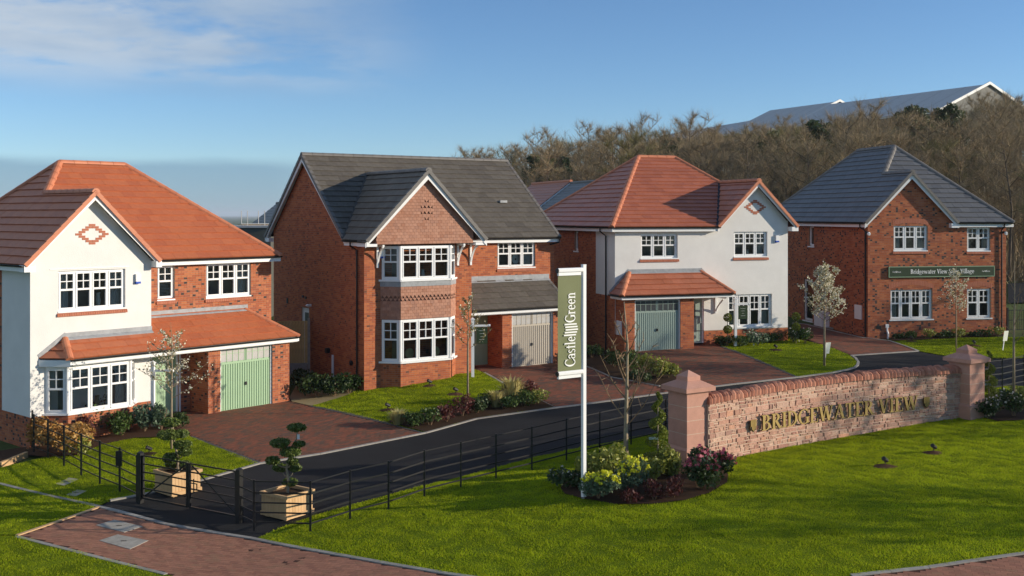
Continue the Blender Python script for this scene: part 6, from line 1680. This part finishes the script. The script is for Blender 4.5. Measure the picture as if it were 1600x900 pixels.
# ------------------------------------------------------------------ young trees
def branching(rr, ht, clear, spread, nb, sub, up=.9, twig=3, curve=.25):
    """trunk and limbs as polylines with radii; also the points where buds sit"""
    out = [[[Vector((0, 0, -.1)), Vector((0, 0, clear)), Vector((rr.uniform(-.04, .04), rr.uniform(-.04, .04), ht * .75)), Vector((rr.uniform(-.06, .06), 0, ht))], None]]
    buds = []
    for i in range(nb):
        f = (i + .5) / nb; z = clear + (ht - clear) * (f * .82)
        a = i * 2.399 + rr.uniform(-.3, .3); L = spread * (1 - .72 * f) * rr.uniform(.75, 1.2)
        d = Vector((math.cos(a), math.sin(a), 0)); p0 = Vector((0, 0, z)); rise = L * up * rr.uniform(.8, 1.2)
        p1 = p0 + d * L * .5 + Vector((0, 0, rise * .38)); p2 = p0 + d * L + Vector((0, 0, rise))
        out.append([[p0, p1, p2], None])
        for k in range(sub):
            t = rr.uniform(.25, 1); q = p0.lerp(p1, t * 2) if t < .5 else p1.lerp(p2, t * 2 - 1)
            e = q + Vector((rr.uniform(-1, 1), rr.uniform(-1, 1), rr.uniform(.1, 1.3))) * L * .32
            out.append([[q, e], None]); buds.append((q, e))
        buds.append((p1, p2)); buds.append((p0.lerp(p1, .5), p1))
    buds.append((Vector((0, 0, ht * .7)), Vector((0, 0, ht))))
    return out, buds
def young_tree(px, py, ht, label, clear, spread, nb, sub, r0, blossom=0, bs=.055, up=.9, cat='tree', leafn=0, d=None, stake=False):
    p = gp(px, py); rr = random.Random(int(px)); t = thing('young_tree', label, cat, p)
    br, buds = branching(rr, ht, clear, spread, nb, sub, up)
    b = MB()
    b.tube(br[0][0], [r0, r0 * .75, r0 * .35, r0 * .12], 7); b.build('trunk', TRUNKP, t, smooth=True)
    b = MB()
    for q, _ in br[1:]:
        if len(q) == 3: b.tube(q, [r0 * .32, r0 * .2, r0 * .10], 4)
        else: b.tube(q, [r0 * .13, r0 * .06], 3)
    b.build('branches', TRUNKB, t)
    if blossom:
        pts = []
        for i in range(blossom):
            a, c = rr.choice(buds); q = a.lerp(c, rr.random() ** .8); pts.append((q.x + rr.gauss(0, .035), q.y + rr.gauss(0, .035), q.z + rr.gauss(0, .035)))
        leaves('blossom', pts, bs, PETAL, t, 1.05, kind='stuff')
        pts = []
        for i in range(leafn or blossom // 2):
            a, c = rr.choice(buds); q = a.lerp(c, rr.random()); pts.append((q.x + rr.gauss(0, .03), q.y + rr.gauss(0, .03), q.z + rr.gauss(0, .03)))
        leaves('leaf', pts, .04, LEAFN, t, 1.6, kind='stuff')
young_tree(268, 702, 3.75, 'young tree dotted with white blossom before the leftmost house porch', 1.45, 1.05, 18, 6, .04, 800, .052, .6)
young_tree(731, 643, 4.15, 'slender young tree in pale leaf beside the two storey bay', 2.0, .72, 14, 5, .04, 200, .05, 1.0, leafn=500)
young_tree(978, 741, 4.35, 'leafless young tree with pale upright branches beside the banner pole', 1.1, .95, 15, 5, .075, 0, up=1.5)
young_tree(1288, 572, 4.25, 'dense oval tree in full cream blossom on the rounded lawn', 1.7, .98, 30, 7, .05, 2800, .06, .85)
young_tree(1494, 545, 3.7, 'thin blossom tree in front of the long sign board', 1.5, .85, 20, 6, .035, 800, .055, .8)
young_tree(1584, 634, 4.8, 'tall leafless young tree at the right edge above white flowers', 1.9, .75, 8, 4, .05, 0, up=1.6)

# ------------------------------------------------------------------ houses farther back
def back_house(name, label, o, rz, w, dp, eave, ridge, rtile, cap, front_v=0, wallm=None):
    """gabled house: ridge runs along local y, gables at y=0 and y=dp; origin at floor of left front corner"""
    t = thing(name, label, 'house', o, rz)
    b = MB(); b.box(0, w, 0, dp, -2, eave); b.add([(0, 0, eave), (w, 0, eave), (w / 2, 0, ridge - .15)], [(0, 1, 2)]); b.add([(0, dp, eave), (w, dp, eave), (w / 2, dp, ridge - .15)], [(2, 1, 0)]); b.build('wall', wallm or BR_FAR, t)
    sl = math.hypot(w / 2 + .3, ridge - eave + .1); n = int(sl / .33); rf = MB()
    for sd in (-1, 1):
        for i in range(n):
            f0, f1 = i / n, (i + 1) / n
            def P(f, y, o_): return (w / 2 + sd * (w / 2 + .3) * (1 - f), y, eave - .1 + (ridge - eave + .1) * f + o_)
            rf.add([P(f0, -.3, .05), P(f0, dp + .3, .05), P(f1, dp + .3, .015), P(f1, -.3, .015), P(f0, -.3, -.03), P(f0, dp + .3, -.03)], [(0, 1, 2, 3), (0, 4, 5, 1)])
    ro = rf.build('roof', rtile, t)
    b = MB(); b.tube([(w / 2, -.3, ridge + .02), (w / 2, dp + .3, ridge + .02)], .12, 8); b.build('ridge', cap, ro)
    for sd in (-1, 1):
        b = MB(); a = Vector((w / 2 + sd * (w / 2 + .3), -.33, eave - .12)); c = Vector((w / 2, -.33, ridge - .02)); b.hexa([a - Vector((0, 0, .22)), c - Vector((0, 0, .26)), c, a, a + Vector((0, .03, -.22)), c + Vector((0, .03, -.26)), c + Vector((0, .03, 0)), a + Vector((0, .03, 0))]); b.build('barge_board', PAINT, t)
        b = MB(); b.box(w / 2 + sd * (w / 2 + .28) - .02, w / 2 + sd * (w / 2 + .28) + .02, -.3, dp + .3, eave - .3, eave - .11); b.build('fascia', PAINT, t)
    for x in (w * .25, w * .75):
        for z in (.8, 3.3):
            b = MB(); b.box(x - .6, x + .6, -.04, -.002, z, z + 1.2); W = b.build('window', PVC, t)
            b = MB(); b.box(x - .52, x - .03, -.05, -.041, z + .08, z + 1.12); b.box(x + .03, x + .52, -.05, -.041, z + .08, z + 1.12); b.build('pane', METALD, W)
    return t
A = Vector(world_at(890, 283.5, 79)); th = R(19.2)
def off(u, v): return Vector((A.x + u * math.cos(th) - v * math.sin(th), A.y + u * math.sin(th) + v * math.cos(th), 0))
zr = A.z
o = off(-4.2, 0); o.z = zr - 8.2; back_house('terraced_house', 'house roof in purplish red tile showing between the two middle houses', o, th, 8.4, 7.5, 5.0, 8.2, TILE_R2, RIDGE_R)
o = off(-4.2, -8.3); o.z = zr - 8.35; back_house('terraced_house', 'house roof in blue grey tile showing between the two middle houses', o, th, 8.4, 8.0, 5.0, 8.2, TILE_B, RIDGE_G)
A2 = Vector(world_at(850, 287, 92)); o = Vector((A2.x - 9, A2.y + 2, A2.z - 8.0)); back_house('terraced_house', 'farthest dark roofed house just right of the grey roofed house', o, th, 8.4, 8, 5.0, 8.2, TILE_B, RIDGE_G)
# building site left of the grey roofed house
A3 = Vector(world_at(437, 316, 76)); o = Vector((A3.x - 1.0, A3.y, A3.z - 8.2)); back_house('house_under_construction', 'half hidden dark roofed house under construction at the far left gap', o, R(33), 8.0, 8.0, 5.0, 8.2, TILE_B, RIDGE_G)
sc = world_at(420, 372, 74); t = thing('scaffold', 'scaffold with boards beside the half built house in the left gap', 'scaffold', (sc[0], sc[1], tz(sc[0], sc[1])), R(33))
Hs_ = CAMZ - t.location.z + .3
for x in (-1.5, -.3, .9):
    for y in (0, 1.2): b = MB(); b.tube([(x, y, -.2), (x, y, Hs_)], .03, 6); b.build('pole', METALR, t)
for z in (Hs_ - 4.1, Hs_ - 2.1, Hs_ - .9):
    b = MB(); b.tube([(-1.9, 0, z), (1.3, 0, z)], .028, 6); b.build('ledger', METALR, t)
    b = MB(); b.box(-1.8, 1.2, .1, 1.1, z - .09, z - .04); b.build('boards', TIMBER, t)
c = world_at(386, 372, 66); b = MB(); b.box(-1.7, 1.7, -1.2, 1.2, 0, CAMZ - (355.5 - HY) / FP * 66 - tz(c[0], c[1])); b2 = b
t = thing('site_cabin', 'dark site cabin behind the leftmost terracotta roof', 'cabin', (c[0], c[1], tz(c[0], c[1])))
b.build('cabin_body', METALW2, t)
b = MB(); hz = CAMZ - (355.5 - HY) / FP * 66 - t.location.z; b.box(-1.8, 1.8, -1.3, 1.3, hz, hz + .12); b.build('cabin_roof', METALR, t)
b = MB(); b.box(-.4, .5, -1.23, -1.201, .1, 2.0); b.build('door', METALR, t)

# ------------------------------------------------------------------ industrial building on the hill
def shed(label, ax, bx, w, ev, trim=True):
    """ax, bx: ridge ends (near, far); w half width; ev drop to the eaves"""
    a, c = Vector(ax), Vector(bx); d = c - a; d.z = 0; L = d.length; d.normalize(); n = Vector((-d.y, d.x, 0))
    if n.x > 0: n = -n
    t = thing('industrial_shed', label, 'industrial building', (a.x, a.y, 0), math.atan2(d.y, d.x))
    zA, zB = a.z, c.z
    b = MB(); sgn = 1
    for sd in (-1, 1):
        m = max(6, int(L / 6))
        for i in range(m):
            x0, x1 = L * i / m + .06, L * (i + 1) / m - .06
            z0 = zA + (zB - zA) * i / m; z1 = zA + (zB - zA) * (i + 1) / m
            b.add([(x0, 0, z0), (x1, 0, z1), (x1, sd * w, z1 - ev), (x0, sd * w, z0 - ev)], [(0, 1, 2, 3)])
    b.build('roof', METALR, t)
    b = MB(); b.add([(0, 0, zA - .06), (L, 0, zB - .06), (L, w, zB - ev - .06), (0, w, zA - ev - .06), (L, -w, zB - ev - .06), (0, -w, zA - ev - .06)], [(0, 1, 2, 3), (0, 1, 4, 5)]); b.build('roof_lining', METALD, t)
    b = MB()
    for sd in (-1, 1): b.add([(0, sd * (w - .3), zA - ev - 7), (L, sd * (w - .3), zB - ev - 7), (L, sd * (w - .3), zB - ev), (0, sd * (w - .3), zA - ev)], [(0, 1, 2, 3)])
    for x, z in ((.3, zA), (L - .3, zB)): b.add([(x, -w + .3, z - ev - 7), (x, w - .3, z - ev - 7), (x, w - .3, z - ev), (x, 0, z - .1), (x, -w + .3, z - ev)], [(0, 1, 2, 3, 4)])
    b.build('cladding_wall', METALW2, t)
    for sd in (-1, 1):
        b = MB(); b.hexa([(-.2, 0, zA - .1), (-.2, sd * (w + .2), zA - ev - .1), (-.2, sd * (w + .2), zA - ev + .5), (-.2, 0, zA + .5), (.1, 0, zA - .1), (.1, sd * (w + .2), zA - ev - .1), (.1, sd * (w + .2), zA - ev + .5), (.1, 0, zA + .5)]); b.build('verge_trim', METALW, t)
        b = MB(); b.box(0, L, sd * w - .15, sd * w + .15, min(zA, zB) - ev - .35, min(zA, zB) - ev - .12); b.build('eaves_trim', METALW, t)
    return t
N1 = Vector(world_at(1546, 131, 235)); F1 = Vector(world_at(1297, 162.5, 278)); F1.z = N1.z
shed('long grey industrial shed with a pale gable trim on top of the wooded hill', N1, F1, 15, 6.5)
N2 = Vector(world_at(1312, 158, 283)); F2 = Vector(world_at(1203, 172, 308)); F2.z = N2.z
t = shed('middle part of the grey industrial sheds with a dark strip of glazing', N2, F2, 17, 7.5)
b = MB(); b.box(3, 22, .2 if True else 0, 3.2, N2.z - .6, N2.z - .45)
N3 = Vector(world_at(1200, 184, 308)); F3 = Vector(world_at(1040, 201, 372)); F3.z = N3.z
shed('farthest low grey industrial shed running behind the wood', N3, F3, 13, 5)

# ------------------------------------------------------------------ the wood on the hillside
def wood_tree(seed, ht, mat_tw, slender=1.0, ntw=4600, bark=BARKW):
    rr = random.Random(seed); b = MB(); tips = []
    top = Vector((rr.uniform(-.5, .5), rr.uniform(-.5, .5), ht))
    mid_ = Vector((rr.uniform(-.3, .3), rr.uniform(-.3, .3), ht * .5))
    b.tube([(0, 0, -1), mid_, top], [.13, .09, .02], 4)
    nb = 22
    for i in range(nb):
        f = .22 + .75 * (i + .5) / nb; z = ht * f; p = mid_.lerp(top, (f - .5) * 2) if f > .5 else Vector((0, 0, 0)).lerp(mid_, f * 2)
        a = i * 2.4 + rr.uniform(-.4, .4); L = ht * .27 * slender * (math.sin(math.pi * min(1, f * .9 + .08)) * .8 + .25) * rr.uniform(.7, 1.25)
        q = p + Vector((math.cos(a) * L, math.sin(a) * L, L * rr.uniform(.35, 1.1)))
        m = p.lerp(q, .5) + Vector((0, 0, -.08 * L)); b.tube([p, m, q], [.035, .02, .008], 3, cap=False); tips += [(p, m), (m, q), (m, q)]
        for k in range(4):
            t_ = rr.uniform(.3, 1); s1 = p.lerp(m, t_ * 2) if t_ < .5 else m.lerp(q, t_ * 2 - 1)
            s2 = s1 + Vector((rr.gauss(0, .5), rr.gauss(0, .5), rr.uniform(.1, .9))) * L * .45
            b.tube([s1, s2], [.012, .005], 3, cap=False); tips += [(s1, s2)] * 2
    tips.append((mid_, top))
    tr = b.mesh('trunk', bark)
    P = np.array([(*rr.choice(tips)[0], 0) for _ in range(1)])
    n = ntw; S0 = np.zeros((n, 3)); D = np.zeros((n, 3))
    for i in range(n):
        a, c = rr.choice(tips); s_ = a.lerp(c, rr.random()); S0[i] = s_; dd = (c - a).normalized() * .7 + Vector((rr.gauss(0, .6), rr.gauss(0, .6), rr.gauss(.3, .5))); D[i] = dd
    L = RN.uniform(.25, .85, n)[:, None]; W = RN.normal(size=(n, 3)); W -= (W * D).sum(1)[:, None] * D / np.maximum((D * D).sum(1)[:, None], 1e-6); W /= np.linalg.norm(W, axis=1)[:, None]
    w = RN.uniform(.005, .012, n)[:, None]
    V = np.stack([S0 - W * w, S0 + W * w, S0 + D * L], 1).reshape(-1, 3)
    return tr, mesh_np('twigs', V, np.arange(3 * n).reshape(-1, 3), mat_tw)
VAR = [wood_tree(i, 9.0 + i % 3, TWIG, .75 + .12 * (i % 4)) for i in range(5)] + [wood_tree(9, 9.5, TWIGG, .9, 4800)]
BIR = wood_tree(21, 11, TWIG, .6, 3000, BIRCH)
def pine_mesh(seed, ht):
    rr = random.Random(seed); b = MB(); b.tube([(0, 0, -1), (0, 0, ht)], [.16, .04], 5); pts = []
    for i in range(26):
        f = .25 + .72 * i / 26; a = i * 2.4; L = ht * .26 * (1.1 - f) * rr.uniform(.7, 1.3) + .4
        e = Vector((math.cos(a) * L, math.sin(a) * L, ht * f)); b.tube([(0, 0, ht * f - .2), e], [.04, .015], 3)
        pts.append(ball(130, e * .8 + Vector((0, 0, ht * f * .2)), (L * .45 + .25, L * .45 + .25, .45), shell=.2))
    tr = b.mesh('trunk', BARKW)
    o = leaves('needles', np.concatenate(pts), .22, L_PINE, None, 1.6); me = o.data; bpy.data.objects.remove(o)
    return tr, me
PIN = [pine_mesh(3, 9.5), pine_mesh(5, 8.0)]
def plant_tree(v, x, y, s, label, name='woodland_tree', group='bare trees in the wood on the hill', crown='twigs', hs=1.0):
    z = tz(x, y); t = thing(name, label, 'tree', (x, y, z), random.uniform(0, 6.28), group); t.scale = (s, s, s * hs)
    inst('trunk', v[0], t); inst(crown, v[1], t)
r = random.Random(8); cnt = 0; spots = []
LAB = 'leafless brown tree in the crowded wood on the hillside'
tries = 0
while cnt < 285 and tries < 12000:
    tries += 1
    y = 74 + 84 * r.random() ** 1.15; k = r.uniform(-.045, .56) if r.random() > .22 else r.uniform(-.045, .10); x = k * y
    if y < 88 and k < .22: continue
    if y < 80 and k < .45: continue
    if k < .0 and y < 98: continue
    if any((x - a) ** 2 + (y - c) ** 2 < (1.9 + .012 * y) ** 2 for a, c in spots): continue
    s = r.uniform(.75, 1.15)
    lim = float(np.interp(CX + FP * k, [700, 740, 860, 1000, 1050, 1200, 1300, 1400, 1480, 1540, 1570, 1600, 1800], [262, 250, 219, 203, 219, 207, 192, 184, 177, 168, 148, 132, 128])) + r.gauss(4, 5)
    top = CAMZ + (HY - lim) / FP * y; s = min(s, (top - tz(x, y)) / 9.6)
    if s < .42: continue
    spots.append((x, y))
    v = VAR[5] if r.random() < .14 else VAR[r.randrange(5)]
    z_ = 'above the grey roof' if k < .03 else 'above the red hipped roof' if k < .17 else 'between the two right houses' if k < .30 else 'above the dark grey roof' if k < .42 else 'at the right edge'
    plant_tree(v, x, y, s, 'leafless %s tree %s of the wood, %s' % ('yellowish' if v is VAR[5] else 'brown', 'at the front' if y < 100 else 'in the middle' if y < 128 else 'at the back', z_)); cnt += 1
for px, d, s, lab in ((1197, 112, .9, 'pale trunked birch standing out between the two right houses'), (908, 100, .85, 'pale trunked birch above the blue grey roof, left one'), (916, 101, .9, 'pale trunked birch above the blue grey roof, right one'), (1538, 118, .9, 'pale birch trunk near the right edge of the wood')):
    x = (px - CX) / FP * d; plant_tree(BIR, x, d, s, lab, 'birch_tree', None)
for i, (px, d, s, lab) in enumerate(((1205, 104, 196, 'dark pine left of the middle shed on the wooded hill'), (1283, 106, 182, 'dark pine in front of the middle shed on the wooded hill'), (1045, 112, 206, 'green pine above the red hipped roof'), (845, 98, 236, 'dark green pine right of the grey roof ridge'), (872, 99, 240, 'dark green conifer above the purplish roof'), (1425, 108, 158, 'dark pine above the dark grey roof of the brick house'), (1480, 110, 156, 'green pine at the pale gable of the industrial shed'))):
    x = (px - CX) / FP * d; s = min(1.5, (CAMZ + (HY - s) / FP * d - tz(x, d)) / (9.7, 8.2)[i % 2]); plant_tree(PIN[i % 2], x, d, s, lab, 'pine_tree', None, 'needles')
# undergrowth of the wood, one mass
n = 60000
ys = 76 + 80 * RN.uniform(0, 1, n) ** .9; ks = RN.uniform(-.07, .60, n); xs = ks * ys
ok = ~((ys < 90) & (ks < .22)) & ~((ks < 0) & (ys < 105)); xs, ys = xs[ok], ys[ok]; n = len(xs); zs = terr(xs, ys)
hh = RN.uniform(.8, 3.4, n) * (.7 + .5 * np.sin(xs * .7) * np.sin(ys * .5)); a = RN.uniform(0, 6.28, n); w = RN.uniform(.03, .09, n)
V = np.stack([np.column_stack([xs - w * np.cos(a), ys - w * np.sin(a), zs - .1]), np.column_stack([xs + w * np.cos(a), ys + w * np.sin(a), zs - .1]), np.column_stack([xs + RN.normal(0, .5, n), ys + RN.normal(0, .5, n), zs + hh])], 1).reshape(-1, 3)
put(bpy.data.objects.new('undergrowth', mesh_np('undergrowth', V, np.arange(3 * n).reshape(-1, 3), TWIG)), None, 'stuff', 'brown brush filling the floor of the wood on the hillside', 'undergrowth')
# trees just outside the right edge; their shadows dapple the right of the scene
for i, (x, y, s) in enumerate(((31, 32.3, .72), (35, 33.8, .85), (30, 30.6, .55), (41, 49.5, .72), (44, 48.0, .7), (35, 40.6, .8), (38, 42.6, .85), (27, 24.0, .6), (30, 22.8, .62), (25, 21.5, .55))):
    plant_tree(VAR[i % 5], x, y, s, 'leafless tree standing beyond the right edge of the view', 'woodland_tree', 'trees beyond the right edge')

# ------------------------------------------------------------------ distant air
HZ = M_('haze_air', (.5, .5, .5)); N_ = HZ.node_tree; N_.nodes.clear()
vo = N_.nodes.new('ShaderNodeVolumePrincipled'); vo.inputs['Color'].default_value = (.72, .82, .95, 1); vo.inputs['Density'].default_value = 0.00014; vo.inputs['Anisotropy'].default_value = 0.0
mo = N_.nodes.new('ShaderNodeOutputMaterial'); N_.links.new(vo.outputs[0], mo.inputs['Volume'])
b = MB(); b.box(-9500, 9500, -300, 16500, -14, 48); b.build('haze', HZ, None, kind='stuff', label='thin blue air over the far country', cat='haze')
